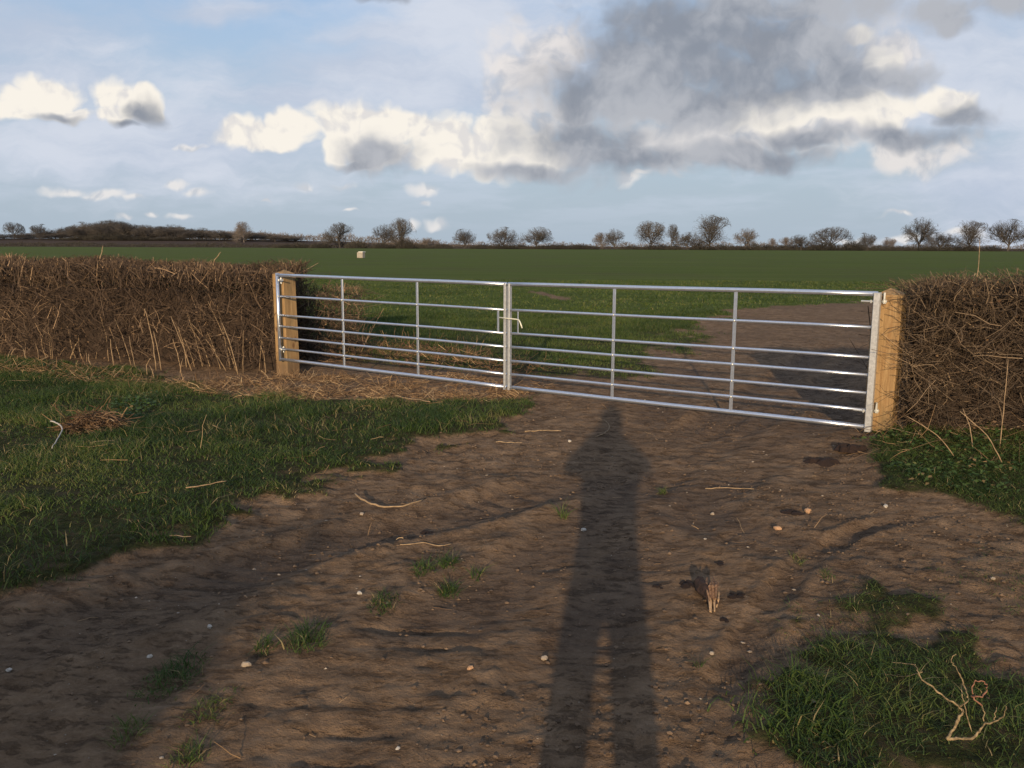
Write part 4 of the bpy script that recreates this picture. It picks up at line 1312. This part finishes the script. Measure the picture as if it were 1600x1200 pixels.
M_PEB = attr_mat('mixed_pebbles', [(0.0, (0.16, 0.12, 0.085)), (0.5, (0.28, 0.23, 0.175)), (1.0, (0.44, 0.38, 0.31))], 0.8)
M_CRUMB = attr_mat('earth_crumbs', [(0.0, (0.066, 0.044, 0.029)), (0.5, (0.128, 0.086, 0.055)), (1.0, (0.20, 0.137, 0.087))], 0.95)
soilp = lambda x, y: (1 - grass_mask(x, y)) * (field_side(x, y) < 3)
crumbs('pebbles', 'small pale pebbles and chips scattered on the earth track', 'pebbles', 1900, (-4.6, 4.4, 2.0, 9.5), 0.0025, 0.013, 5.0, M_PEB, 31, lambda x, y: soilp(x, y) * (0.25 + 0.75 * sstep(fbm(x, y, 0.8, 2, .5, 8.), -.2, .3)))
crumbs('earth_crumbs', 'crumbs and small clods of brown earth on the track', 'earth crumbs', 42000, (-4.6, 4.6, 2.0, 9.8), 0.003, 0.014, 3.0, M_CRUMB, 32, lambda x, y: soilp(x, y) * (0.1 + 0.9 * sstep(fbm(x, y, 1.6, 3, .5, 48.), -.05, .35)))


# dark clods and the torn lump of wood
def clod(px, py, rx, ry, h, label, seed):
    x, y, z = gpt(px, py)
    g = np.random.default_rng(seed)
    parts = []
    for k in range(7):
        s = g.uniform(0.25, 0.5)
        n = 8
        cx, cy = g.uniform(-.6, .6), g.uniform(-.6, .6)
        ring = []
        V = [(cx, cy, s * 1.2)]
        for j in range(n):
            a = 2 * math.pi * j / n
            r = s * g.uniform(.7, 1.3)
            V.append((cx + r * .6 * math.cos(a), cy + r * .6 * math.sin(a), s * g.uniform(.7, 1)))
        for j in range(n):
            a = 2 * math.pi * j / n
            r = s * g.uniform(.9, 1.5)
            V.append((cx + r * math.cos(a), cy + r * math.sin(a), -0.25))
        tr = [[0, 1 + j, 1 + (j + 1) % n] for j in range(n)]
        q = [[1 + j, 1 + n + j, 1 + n + (j + 1) % n, 1 + (j + 1) % n] for j in range(n)]
        parts.append((np.array(V), [np.array(tr), np.array(q)]))
    V, f = merge(*parts)
    o = link('clod', mesh_np('clod', V, f, False), M_DARKCLOD, None, (x, y, z), (0, 0, 0), (rx * y / F, ry * y / F * 2.5, h))
    tag(o, label, 'clod', 'dark clods on the track')


clod(1076, 913, 16, 7, 0.022, 'dark clod on the track just left of the torn wood', 1)
clod(1150, 930, 18, 6, 0.020, 'flat dark clod on the track just right of the torn wood', 2)
clod(1030, 917, 11, 5, 0.016, 'small dark clod at the right edge of the body shadow', 3)
clod(1128, 882, 14, 5, 0.015, 'dark smear of clod on the track beyond the torn wood', 4)
clod(1130, 968, 9, 5, 0.015, 'small dark clod at the near side of the torn wood', 5)
clod(1235, 800, 20, 5, 0.018, 'dark clod on the track beside the orange stone', 6)
clod(1285, 722, 30, 9, 0.06, 'broad dark lump of earth at the foot of the right gate end', 7)
clod(1330, 700, 26, 9, 0.08, 'dark earth lump against the base of the right post', 8)
clod(668, 832, 14, 5, 0.018, 'dark clod on the rutted earth left of the shadow', 9)

x, y, z = gpt(1112, 945)
root = empty('torn_wood', (x, y, z))
tag(root, 'torn lump of rotten wood with a pale splintered end, lying on the track', 'rotten wood')
g = np.random.default_rng(4)
sc_ = y / F
V, f = one_tube([(-.034, .17, .025), (-.030, .12, .05), (-.018, .06, .05), (-.006, .0, .038), (.0, -.05, .02)], [.014, .036, .034, .024, .010], 11)
V += g.normal(0, .007, V.shape)
link('dark_core', mesh_np('dark_core', V, f, False), M_DARKCLOD, root)
M_SPLIT = plain('splintered_wood', (0.11, 0.058, 0.036), (0.30, 0.18, 0.10), 60.0, 0.85, 0, 0.8)
M_SPLITP = plain('pale_splinter', (0.24, 0.155, 0.09), (0.44, 0.31, 0.185), 50.0, 0.8)
for k in range(16):
    a = g.uniform(-0.02, .03); b = g.uniform(0.02, .12)
    zt = .078 + g.uniform(-.012, .012)
    V, f = one_tube([(a + .014 + g.normal(0, .005), b + g.uniform(.0, .04), zt), (a * .9 + g.normal(0, .004), b * .5, zt - .004), (a * .7 - .012, -.02 - g.uniform(0, .04), zt - .035)], [.002, .0065, .0025], 6)
    link('splinter', mesh_np('splinter', V + g.normal(0, .0012, V.shape), f, False), M_SPLIT, root)
for a, b, w_ in ((-.030, -.105, .0075), (-.010, -.098, .006), (-.022, -.075, .005), (.010, -.055, .004)):
    V, f = one_tube([(a + .024, .015, .055), (a + .012, -.035, .042), (a + .003, b * .8, .022), (a, b, .012)], [.004, w_, w_ * .9, w_ * .7], 7)
    link('pale_splinter', mesh_np('pale_splinter', V + g.normal(0, .0010, V.shape), f, False), M_SPLITP, root)

# heap of dead grass on the verge
x, y, z = gpt(150, 668)
g = np.random.default_rng(14)
n = 700
P = np.empty((n, 4, 3)); a = g.uniform(0, 6.28, n); r = np.sqrt(g.random(n))
P[:, 0] = np.stack([0.30 * r * np.cos(a), 0.20 * r * np.sin(a), 0.02 + 0.15 * (1 - r ** 2) * g.random(n)], 1)
d = norm(np.stack([g.normal(.5, .6, n), g.normal(-.5, .5, n), g.normal(.0, .22, n)], 1)); L = g.uniform(.10, .26, n)
for j in range(1, 4):
    d = norm(d + g.normal(0, .2, (n, 3)) - np.array([0, 0, .12])); P[:, j] = P[:, j - 1] + d * (L / 3)[:, None]
P[..., 2] = np.maximum(P[..., 2], 0.01)
o = link('dead_grass_heap', tube_mesh('dead_grass_heap', P, .0030 * g.uniform(.6, 1.5, n)[:, None] * np.ones((1, 4)), np.clip(g.normal(.35, .22, n), 0, .9)), M_STRAW, None, (x, y, z))
tag(o, 'heap of brown dead grass stems lying on the left verge', 'dead grass')


# ------------------------------------------------------------------ white box far out in the field
bx, by = at(560, 403)
root = empty('field_box', (bx + 0.35, by, float(gz(bx, by)[0])), R(-16))
tag(root, 'small pale box with a white lid standing out in the green field', 'box')
V, f = box(0, 0, 0.36, 0.78, 0.78, 0.72, 0.02); link('body', mesh_np('body', V, f), M_BOX, root)
V, f = box(0.14, 0, 0.765, 0.62, 0.86, 0.09, 0.015); link('lid', mesh_np('lid', V, f), M_BOXLID, root)
V, f = merge(box(-.25, 0, 0.02, 0.1, 0.86, 0.05), box(.25, 0, 0.02, 0.1, 0.86, 0.05)); link('skid', mesh_np('skid', V, f), M_POST, root)


# ------------------------------------------------------------------ bare trees on the far boundary
def grow_tree(seed, spread=1.0, levels=4, trunk=0.28, kids=(8, 6, 6, 5), up=0.35):
    """unit-height tree; returns polylines per level"""
    g = np.random.default_rng(seed)
    lv = [[] for _ in range(levels + 1)]

    def branch(p, d, L, r, k):
        pts = [p]
        for i in range(3):
            d = d + g.normal(0, 0.10 + 0.05 * k, 3) + np.array([0, 0, 0.05 * up])
            d = d / np.linalg.norm(d)
            p = p + d * L / 3
            pts.append(p)
        lv[k].append((np.array(pts), np.array([r, r * .85, r * .7, r * .45])))
        if k == levels: return
        n = kids[k]
        for i in range(n):
            t = g.uniform(0.25 if k else 0.55, 1.0) if i else 1.0
            j = min(int(t * 3), 2); q = pts[j] + (pts[j + 1] - pts[j]) * (t * 3 - j)
            ax = g.normal(0, 1, 3); ax = ax - d * (ax @ d); ax /= np.linalg.norm(ax)
            ang = g.uniform(0.4, 1.25) * (0.45 if i == 0 else 1.0)
            nd = d * math.cos(ang) + ax * math.sin(ang) + np.array([0, 0, up * 0.35])
            nd /= np.linalg.norm(nd)
            branch(q, nd, L * g.uniform(0.58, 0.78) * (2.3 if k == 0 else 1), max(r * 0.52, 0.0013), k + 1)
    branch(np.array([0, 0, 0.0]), np.array([g.normal(0, .04), g.normal(0, .04), 1.0]), trunk * 0.62, 0.026, 0)
    allp = np.concatenate([x[0] for l in lv for x in l])
    zmax = np.percentile(allp[:, 2], 98.5); wid = np.percentile(np.abs(allp[:, :2]), 96.0)
    wood, fine = [], []
    C, Rd = np.array([0, 0, 0.57]), np.array([0.47, 0.47, 0.42])

    def fit(q):
        e = np.linalg.norm((q - C) / Rd, axis=1, keepdims=True)
        lim = np.where(q[:, 2:] < 0.35, 9.0, 1.0 + 0.10 * math.sin(seed * 3 + 9 * q[0, 0] + 7 * q[0, 2]))
        return np.where(e > lim, C + (q - C) * (lim / e) ** 0.8, q)
    for k, l in enumerate(lv):
        for p, r in l:
            q = p / zmax
            q[:, 0] = p[:, 0] / wid * 0.46; q[:, 1] = p[:, 1] / wid * 0.46
            (wood if k <= 1 else fine).append((fit(q) if k else q, r))
    # the outer spray of fine twigs, each starting from a branch
    src = np.concatenate([q for q, r in fine])
    for i in g.choice(len(src), 1000):
        p = src[i]
        o = (p - C) / Rd
        d = o / (np.linalg.norm(o) + 1e-6) + g.normal(0, .45, 3) + np.array([0, 0, .25]); d /= np.linalg.norm(d)
        pts = [p]
        for j in range(3):
            d = d + g.normal(0, .18, 3); d /= np.linalg.norm(d); p = p + d * g.uniform(.018, .040); pts.append(p)
        q = fit(np.array(pts))
        fine.append((q, np.array([.0016, .0015, .0013, .0010])))
    out = []
    for part, nm in ((wood, 'trunk'), (fine, 'crown')):
        P = np.stack([a for a, b in part]); Rr = np.stack([b for a, b in part])
        out.append(tube_mesh(nm, P, Rr, np.clip(g.normal(.5, .25, len(P)), 0, 1), 3 if nm == 'crown' else 5))
    return out


def grow_bush(seed, n=900, mat=None):
    """unit-size thicket: height 1, width about 2"""
    g = np.random.default_rng(seed)
    a = g.uniform(0, 6.28, n); r = np.sqrt(g.random(n))
    top = 0.75 + 0.35 * fbm(np.cos(a) * r * 2 + 9, np.sin(a) * r * 2 + seed, 1.0, 3, .6, seed)
    P = np.empty((n, 4, 3))
    z0 = g.random(n) ** 1.2 * 0.8 * np.sqrt(np.clip(1 - r ** 2, 0.02, 1)) * top
    P[:, 0] = np.stack([r * np.cos(a), r * np.sin(a), z0], 1)
    d = norm(np.stack([np.cos(a) * r * .8 + g.normal(0, .5, n), np.sin(a) * r * .8 + g.normal(0, .5, n), g.uniform(.2, 1.2, n)], 1))
    for j in range(1, 4):
        d = norm(d + g.normal(0, .25, (n, 3))); P[:, j] = P[:, j - 1] + d * 0.10
    P[..., 2] = np.clip(P[..., 2], 0, 1.05)
    return tube_mesh('crown', P, 0.010 * g.uniform(.6, 1.5, n)[:, None] * np.linspace(1, .5, 4)[None], np.clip(g.normal(.5, .25, n), 0, 1))


ARCH = []
for sd_, sp_, tr_, kd in ((1, 0.95, .26, (9, 6, 6, 5)), (2, 0.85, .30, (8, 6, 6, 5)), (3, 1.1, .22, (9, 7, 6, 5)), (4, 0.7, .34, (8, 6, 6, 5)), (5, 1.0, .28, (8, 7, 6, 5)), (6, 0.9, .24, (10, 6, 6, 5))):
    tr, cr = grow_tree(sd_, 1.0, 4, tr_, kd)
    for me in (tr, cr): me.materials.append(M_BARK)
    ARCH.append((tr, cr))
BUSH = [grow_bush(s) for s in (51, 52, 53)]
for me in BUSH: me.materials.append(M_DARKBUSH)


def place_tree(px, ytop, wpx, dist, arch, label, pale=False, group=None, base_z=None, rz=None, name='bare_tree', cat='tree'):
    wpx = wpx * 1.12
    a_ = ray(px, ytop - 3)
    x, y = a_[0] * dist / a_[1], dist
    zt = CAMZ + a_[2] * dist / a_[1]
    zb = float(ground_z(np.array([x]), np.array([y]), False)[0]) if base_z is None else base_z
    h = zt - zb
    w = wpx * dist / F
    root = empty(name, (x, y, zb - 0.05), rz if rz is not None else px * 0.37)
    tag(root, label, cat, group)
    for nm, me in zip(('trunk', 'crown'), ARCH[arch]):
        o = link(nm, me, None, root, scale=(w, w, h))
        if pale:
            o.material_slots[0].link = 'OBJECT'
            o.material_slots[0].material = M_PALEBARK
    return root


def place_bush(px, ytop, wpx, dist, k, label, group=None, cat='bush'):
    a_ = ray(px, ytop)
    x, y = a_[0] * dist / a_[1], dist
    zt = CAMZ + a_[2] * dist / a_[1]
    zb = float(ground_z(np.array([x]), np.array([y]), False)[0])
    w = wpx * dist / F / 2.2
    o = link('bare_bush', BUSH[k % 3], None, None, (x, y, zb - 0.05), (0, 0, px * 0.7), (w, w * .8, zt - zb))
    return tag(o, label, cat, group)


D = 438.0
TREES = [
    (530, 350, 46, D, 5, 'broad bare tree on the horizon above the pale box', False), (597, 354, 36, D, 1, 'bare tree left of the tall one right of the pale box', False), (627, 343, 44, D, 0, 'tall bare tree with ivy low down, right of the pale box', False),
    (726, 361, 36, D, 4, 'small round dark bare tree alone above the left gate leaf', False), (785, 358, 44, D, 2, 'rounded bare tree straight above the meeting stiles', False), (838, 358, 50, D, 4, 'wide bare tree right of the meeting stiles, joined to low dark bushes', False),
    (942, 366, 28, D + 20, 3, 'thin pale bare tree left of a forked dark one', True), (962, 361, 32, D, 1, 'forked dark bare tree just right of a thin pale one', False), (1018, 348, 54, D, 0, 'large round bare tree above the first upright of the right gate leaf', False),
    (1050, 353, 24, D + 15, 3, 'narrow upright bare tree between two larger round ones', False), (1073, 366, 34, D, 2, 'low dark bare tree left of the tallest tree', False), (1110, 338, 60, D, 5, 'tallest bare tree, fan shaped, above the middle of the right gate leaf', False),
    (1168, 360, 40, D, 1, 'open bare tree right of the tallest tree', True), (1253, 370, 36, D, 4, 'small low bare tree left of the broad domed clump', False), (1302, 357, 58, D, 0, 'broad domed bare tree at the left of a dense clump', False),
    (1356, 367, 30, D, 2, 'small round bare tree at the right end of the dense clump', False), (1440, 344, 52, D, 1, 'tall bare tree on the horizon above the right post', False), (1472, 366, 46, D, 2, 'lower spreading bare tree against the right side of the tall one', False),
    (1517, 347, 52, D, 5, 'full rounded bare tree above the right hedge, with a white cloud behind', False), (1580, 346, 60, D, 4, 'round headed bare tree on a clear trunk at the right border', False),
    (20, 350, 30, 600, 0, 'bare tree at the far left border, on the rise', False), (60, 353, 30, 600, 2, 'dark bare tree between the left border and the wood', False), (380, 349, 30, 560, 3, 'lone tall bare tree standing out of the right part of the wood', True),
    (1205, 375, 16, 700, 3, 'small pale far tree midway between larger ones', True), (1228, 373, 24, 640, 0, 'pale low far tree left of the small dark one', True), (668, 374, 28, 700, 1, 'pale far tree left of the lone round dark tree', True), (1390, 374, 24, 640, 2, 'small pale far tree between the clump and the tall tree', True),
]
for px, yt, w, dist, ar, lab, pale in TREES:
    place_tree(px, yt, w, dist, ar, lab, pale)
for k, (px, yt, w, lab) in enumerate([(500, 375, 40, 'low dark bush left of the broad tree above the pale box'), (556, 370, 36, 'dark bush against the right of the broad tree above the pale box'), (600, 376, 44, 'low bush under the bare tree right of the pale box'), (632, 366, 34, 'ivy dark bush round the trunk of the tall tree'),
                                      (1098, 376, 46, 'low bush at the foot of the tallest tree'), (1130, 378, 34, 'low bush right of the tallest tree'), (1335, 368, 46, 'dense dark bush in the middle of the clump'), (1290, 374, 60, 'dense dark bush under the domed tree'), (1176, 374, 28, 'dense bush at the right foot of the open tree'),
                                      (1445, 378, 60, 'low bush under the tall tree above the right post'), (785, 378, 50, 'low bush under the rounded tree above the meeting stiles'), (1020, 380, 44, 'low bush at the foot of the large round tree'), (1518, 376, 26, 'twiggy bush round the trunk of the full rounded tree')]):
    place_bush(px, yt, w, D - 4, k, lab)
for k, (px, yt) in enumerate([(445, 377), (470, 376), (655, 378), (690, 377), (752, 379), (808, 379), (905, 381), (985, 381), (1040, 379), (1150, 380), (1192, 379), (1215, 379), (1238, 378), (1272, 378), (1378, 379), (1405, 380), (1490, 379), (1545, 380)]):
    place_bush(px, yt, 40 + 6 * (k % 3), D + 6 + k % 4, k, 'low dull scrub filling the far hedge line between the trees', 'low scrub along the far hedge line')
for k in range(7):
    place_bush(848 + k * 12, 380 - (k % 3), 34, D - 2 - k, k, 'low dark bush in a row right of the wide tree', 'row of low dark bushes')
# the wood on the rise at the left
prof = [(4, 370), (32, 371), (46, 369), (76, 368), (86, 365), (95, 362), (110, 358), (124, 355), (136, 352), (150, 353), (160, 350), (172, 348), (184, 350), (196, 352), (208, 357), (220, 356), (234, 359), (246, 358), (258, 358), (270, 356), (282, 360), (296, 362), (310, 361), (322, 364), (336, 364), (350, 365), (364, 366), (378, 365), (392, 366), (408, 368), (424, 370), (440, 371), (456, 373)]
for k, (px, yt) in enumerate(prof):
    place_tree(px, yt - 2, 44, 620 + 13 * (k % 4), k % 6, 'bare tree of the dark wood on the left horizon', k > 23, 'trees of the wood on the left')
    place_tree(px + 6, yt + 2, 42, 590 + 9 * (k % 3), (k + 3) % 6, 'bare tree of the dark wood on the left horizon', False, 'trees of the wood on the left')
    place_bush(px + 3, yt + 11, 46, 585, k, 'dark thicket along the edge of the wood on the left', 'thickets along the wood')


# far hedges and the tree line on the skyline
def hedgerow(name, label, x0, x1, y0, h, n, seed, mat, w=1.6, rad=0.03, kind=None, cat='hedgerow'):
    g = np.random.default_rng(seed)
    x = g.uniform(x0, x1, n)
    hh = h * (0.8 + 0.5 * vnoise(x * 0.06, x * 0 + seed) + 0.45 * vnoise(x * 0.4, x * 0 + seed + 5))
    y = y0 + g.uniform(-w / 2, w / 2, n)
    z0 = ground_z(x, y, False)
    P = np.empty((n, 3, 3))
    P[:, 0] = np.stack([x, y, z0 + hh * g.random(n) * 0.75], 1)
    d = norm(np.stack([g.normal(0, .8, n), g.normal(0, .5, n), g.uniform(.2, 1.4, n)], 1))
    for j in (1, 2):
        d = norm(d + g.normal(0, .3, (n, 3))); P[:, j] = P[:, j - 1] + d * (hh * .16)[:, None]
    o = link(name, tube_mesh(name, P, rad * g.uniform(.6, 1.5, n)[:, None] * np.array([[1, .8, .5]]), np.clip(g.normal(.4, .25, n), 0, 1)), mat)
    return tag(o, label, cat, None, kind)


hedgerow('hedgerow', 'low dark hedge line along the far edge of the green field', -75, 330, 434, 1.9, 9000, 3, M_DARKBUSH, rad=0.07)
hedgerow('hedgerow', 'dark hedge line between the green field and the brown rise on the left', -330, -70, 447, 2.9, 7000, 4, M_DARKBUSH, rad=0.09)
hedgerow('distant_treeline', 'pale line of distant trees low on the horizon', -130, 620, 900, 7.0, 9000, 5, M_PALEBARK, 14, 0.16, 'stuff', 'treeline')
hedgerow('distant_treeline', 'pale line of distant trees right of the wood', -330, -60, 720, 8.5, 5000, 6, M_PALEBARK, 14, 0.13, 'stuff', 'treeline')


# ------------------------------------------------------------------ the photographer (casts the long shadow)
def person():
    root = empty('person', (-0.06, -0.36, 0.0))
    tag(root, 'person standing with legs apart and both elbows raised, holding up a phone', 'person')
    gz0 = float(gz(-0.06, -0.36)[0])
    root.location.z = gz0
    # skeleton: name -> (x, y, z, rx, ry); faces +y
    J = {'pel': (0, 0, .97, .155, .12), 'wai': (0, 0, 1.12, .145, .115), 'che': (0, 0, 1.32, .18, .125), 'nkb': (0, .0, 1.50, .075, .075), 'nck': (0, .01, 1.57, .058, .06), 'hd1': (0, .03, 1.64, .078, .092), 'hd2': (0, .03, 1.74, .080, .098), 'hd3': (0, .02, 1.81, .05, .06)}
    E = [('pel', 'wai'), ('wai', 'che'), ('che', 'nkb'), ('nkb', 'nck'), ('nck', 'hd1'), ('hd1', 'hd2'), ('hd2', 'hd3')]
    for s, n in ((-1, 'l'), (1, 'r')):
        J.update({'hip' + n: (s * .105, 0, .93, .095, .105), 'kne' + n: (s * .130, .02, .50, .078, .078), 'ank' + n: (s * .160, -.02, .10, .058, .058), 'hee' + n: (s * .165, .0, .045, .045, .05), 'toe' + n: (s * .185, .16, .035, .042, .032),
                  'sho' + n: (s * .19, .0, 1.455, .085, .085), 'elb' + n: (s * .30, .10, 1.385, .064, .062), 'wri' + n: (s * .125, .285, 1.55, .040, .042), 'pal' + n: (s * .098, .325, 1.60, .036, .030)})
        E += [('pel', 'hip' + n), ('hip' + n, 'kne' + n), ('kne' + n, 'ank' + n), ('ank' + n, 'hee' + n), ('hee' + n, 'toe' + n), ('che', 'sho' + n), ('sho' + n, 'elb' + n), ('elb' + n, 'wri' + n), ('wri' + n, 'pal' + n)]
    names = list(J)
    me = bpy.data.meshes.new('body')
    me.from_pydata([J[k][:3] for k in names], [(names.index(a), names.index(b)) for a, b in E], [])
    o = link('body', me, None, root)
    sk = o.modifiers.new('skin', 'SKIN'); sk.use_smooth_shade = True
    if not me.skin_vertices: bpy.context.view_layer.objects.active = o
    layer = me.skin_vertices[0]
    for i, k in enumerate(names):
        layer.data[i].radius = J[k][3:]
        layer.data[i].use_root = (k == 'pel')
    o.modifiers.new('sub', 'SUBSURF').levels = 2
    o.modifiers['sub'].render_levels = 2
    bpy.context.view_layer.update()
    dg = bpy.context.evaluated_depsgraph_get()
    m2 = bpy.data.meshes.new_from_object(o.evaluated_get(dg))
    o.modifiers.clear()
    o.data = m2
    m2.name = 'body'
    skin = plain('skin', (0.42, 0.25, 0.18), (0.50, 0.31, 0.23), 40, 0.55, 0, 0.1)
    jacket = plain('dark_jacket', (0.025, 0.030, 0.042), (0.045, 0.052, 0.068), 60, 0.85)
    trousers = plain('dark_trousers', (0.030, 0.032, 0.040), (0.055, 0.058, 0.07), 90, 0.85)
    boots = plain('brown_boots', (0.06, 0.035, 0.02), (0.10, 0.06, 0.035), 50, 0.6)
    m2.materials.clear()
    for m in (skin, jacket, trousers, boots): m2.materials.append(m)
    for p in m2.polygons:
        c = p.center
        arm = c.y > 0.265 and c.z > 1.4 and abs(c.x) < .16 and abs(c.x) > .06
        p.material_index = 0 if (c.z > 1.575 or arm) else 1 if c.z > .86 else 3 if c.z < .13 else 2
        p.use_smooth = True
    # coat skirt and knitted peaked hat, following the body
    a = np.linspace(0, 2 * math.pi, 20, endpoint=False)
    V = []
    for z, rx, ry in ((1.66, .112, .10), (1.60, .125, .112), (1.53, .165, .12), (1.47, .215, .125), (1.32, .190, .148), (1.12, .170, .14), (.98, .178, .15), (.87, .19, .16), (.865, .18, .15), (.98, .165, .138)):
        V += [(rx * math.cos(t), ry * math.sin(t), z) for t in a]
    n = len(a)
    q = [[k * n + i, k * n + (i + 1) % n, (k + 1) * n + (i + 1) % n, (k + 1) * n + i] for k in range(9) for i in range(n)]
    link('coat', mesh_np('coat', V, [q], True), jacket, root)
    V = []
    for z, r, oy in ((1.70, .118, .01), (1.76, .120, .01), (1.82, .112, .015), (1.87, .090, .005), (1.92, .05, .0)):
        V += [(r * .9 * math.cos(t), r * 1.08 * math.sin(t) + oy, z) for t in a]
    V.append((0, 0, 1.945))
    q = [[k * n + i, k * n + (i + 1) % n, (k + 1) * n + (i + 1) % n, (k + 1) * n + i] for k in range(4) for i in range(n)]
    tr = [[4 * n + i, 4 * n + (i + 1) % n, 5 * n] for i in range(n)]
    link('knitted_hat', mesh_np('knitted_hat', V, [q, tr], True), plain('grey_knit', (0.06, 0.06, 0.065), (0.11, 0.11, 0.12), 120, 0.95), root)
    # face: eyes, nose, mouth, ears
    hair = plain('eye_dark', (0.02, 0.015, 0.012), (0.04, 0.03, 0.025), 50, 0.4)
    eyew = plain('eye_white', (0.7, 0.68, 0.65), (0.75, 0.73, 0.7), 10, 0.3)
    def ball(c, r, mat, nm, sx=1, sy=1, sz=1):
        V = []
        for i in range(1, 6):
            th = math.pi * i / 6
            V += [(c[0] + r * sx * math.sin(th) * math.cos(p), c[1] + r * sy * math.sin(th) * math.sin(p), c[2] + r * sz * math.cos(th)) for p in np.linspace(0, 2 * math.pi, 10, endpoint=False)]
        V += [(c[0], c[1], c[2] + r * sz), (c[0], c[1], c[2] - r * sz)]
        q = [[i * 10 + j, (i + 1) * 10 + j, (i + 1) * 10 + (j + 1) % 10, i * 10 + (j + 1) % 10] for i in range(4) for j in range(10)]
        tr = [[j, (j + 1) % 10, 50] for j in range(10)] + [[40 + (j + 1) % 10, 40 + j, 51] for j in range(10)]
        return link(nm, mesh_np(nm, V, [q, tr], True), mat, root)
    for s in (-1, 1):
        e = ball((s * .032, .108, 1.695), .012, eyew, 'eye')
        ball((s * .078, .02, 1.685), .03, skin, 'ear', .35, .7, 1)
    ball((0, .128, 1.66), .018, skin, 'nose', .7, .9, 1.3)
    ball((0, .112, 1.615), .024, plain('lips', (0.35, 0.14, 0.12), (0.4, 0.17, 0.14), 30, 0.5, 0, 0.1), 'mouth', 1, .4, .3)
    # five fingers per hand, curled round the edges of the phone
    for s in (-1, 1):
        for k, L in enumerate((.062, .070, .066, .052)):
            zz = 1.628 - k * .019
            V, f = one_tube([(s * .100, .330, zz), (s * .092, .352 - .0 , zz + .004), (s * .080, .353, zz + .004), (s * (.100 - L * .55), .338 + .002 * k, zz + .002)], [.0095, .009, .0085, .0065], 8)
            link('finger', mesh_np('finger', V, f, True), skin, root)
        V, f = one_tube([(s * .098, .315, 1.585), (s * .085, .300, 1.61), (s * .062, .306, 1.635)], [.012, .0105, .008], 8)
        link('thumb', mesh_np('thumb', V, f, True), skin, root)
    return root


person()
ph = empty('phone', (0.0, -0.040, CAMZ - 0.02))
tag(ph, 'dark phone held up level in both hands of the photographer', 'phone')
V, f = box(0, 0, 0, 0.142, 0.0075, 0.070, 0.003)
link('case', mesh_np('case', V, f), plain('phone_case', (0.02, 0.02, 0.022), (0.03, 0.03, 0.033), 30, 0.4), ph)
V, f = box(0, -0.0046, 0, 0.118, 0.001, 0.062)
link('screen', mesh_np('screen', V, f), plain('phone_glass', (0.01, 0.01, 0.012), (0.012, 0.012, 0.014), 30, 0.1), ph)
V, f = one_tube([(0.0, 0.003, 0.02), (0.0, 0.0062, 0.02)], 0.004, 12)
link('lens', mesh_np('lens', V, f), plain('lens_glass', (0.01, 0.01, 0.012), (0.012, 0.012, 0.014), 30, 0.1), ph)
print('tris', sum(len(m.loops) - 2 * len(m.polygons) for m in bpy.data.meshes if m.users))
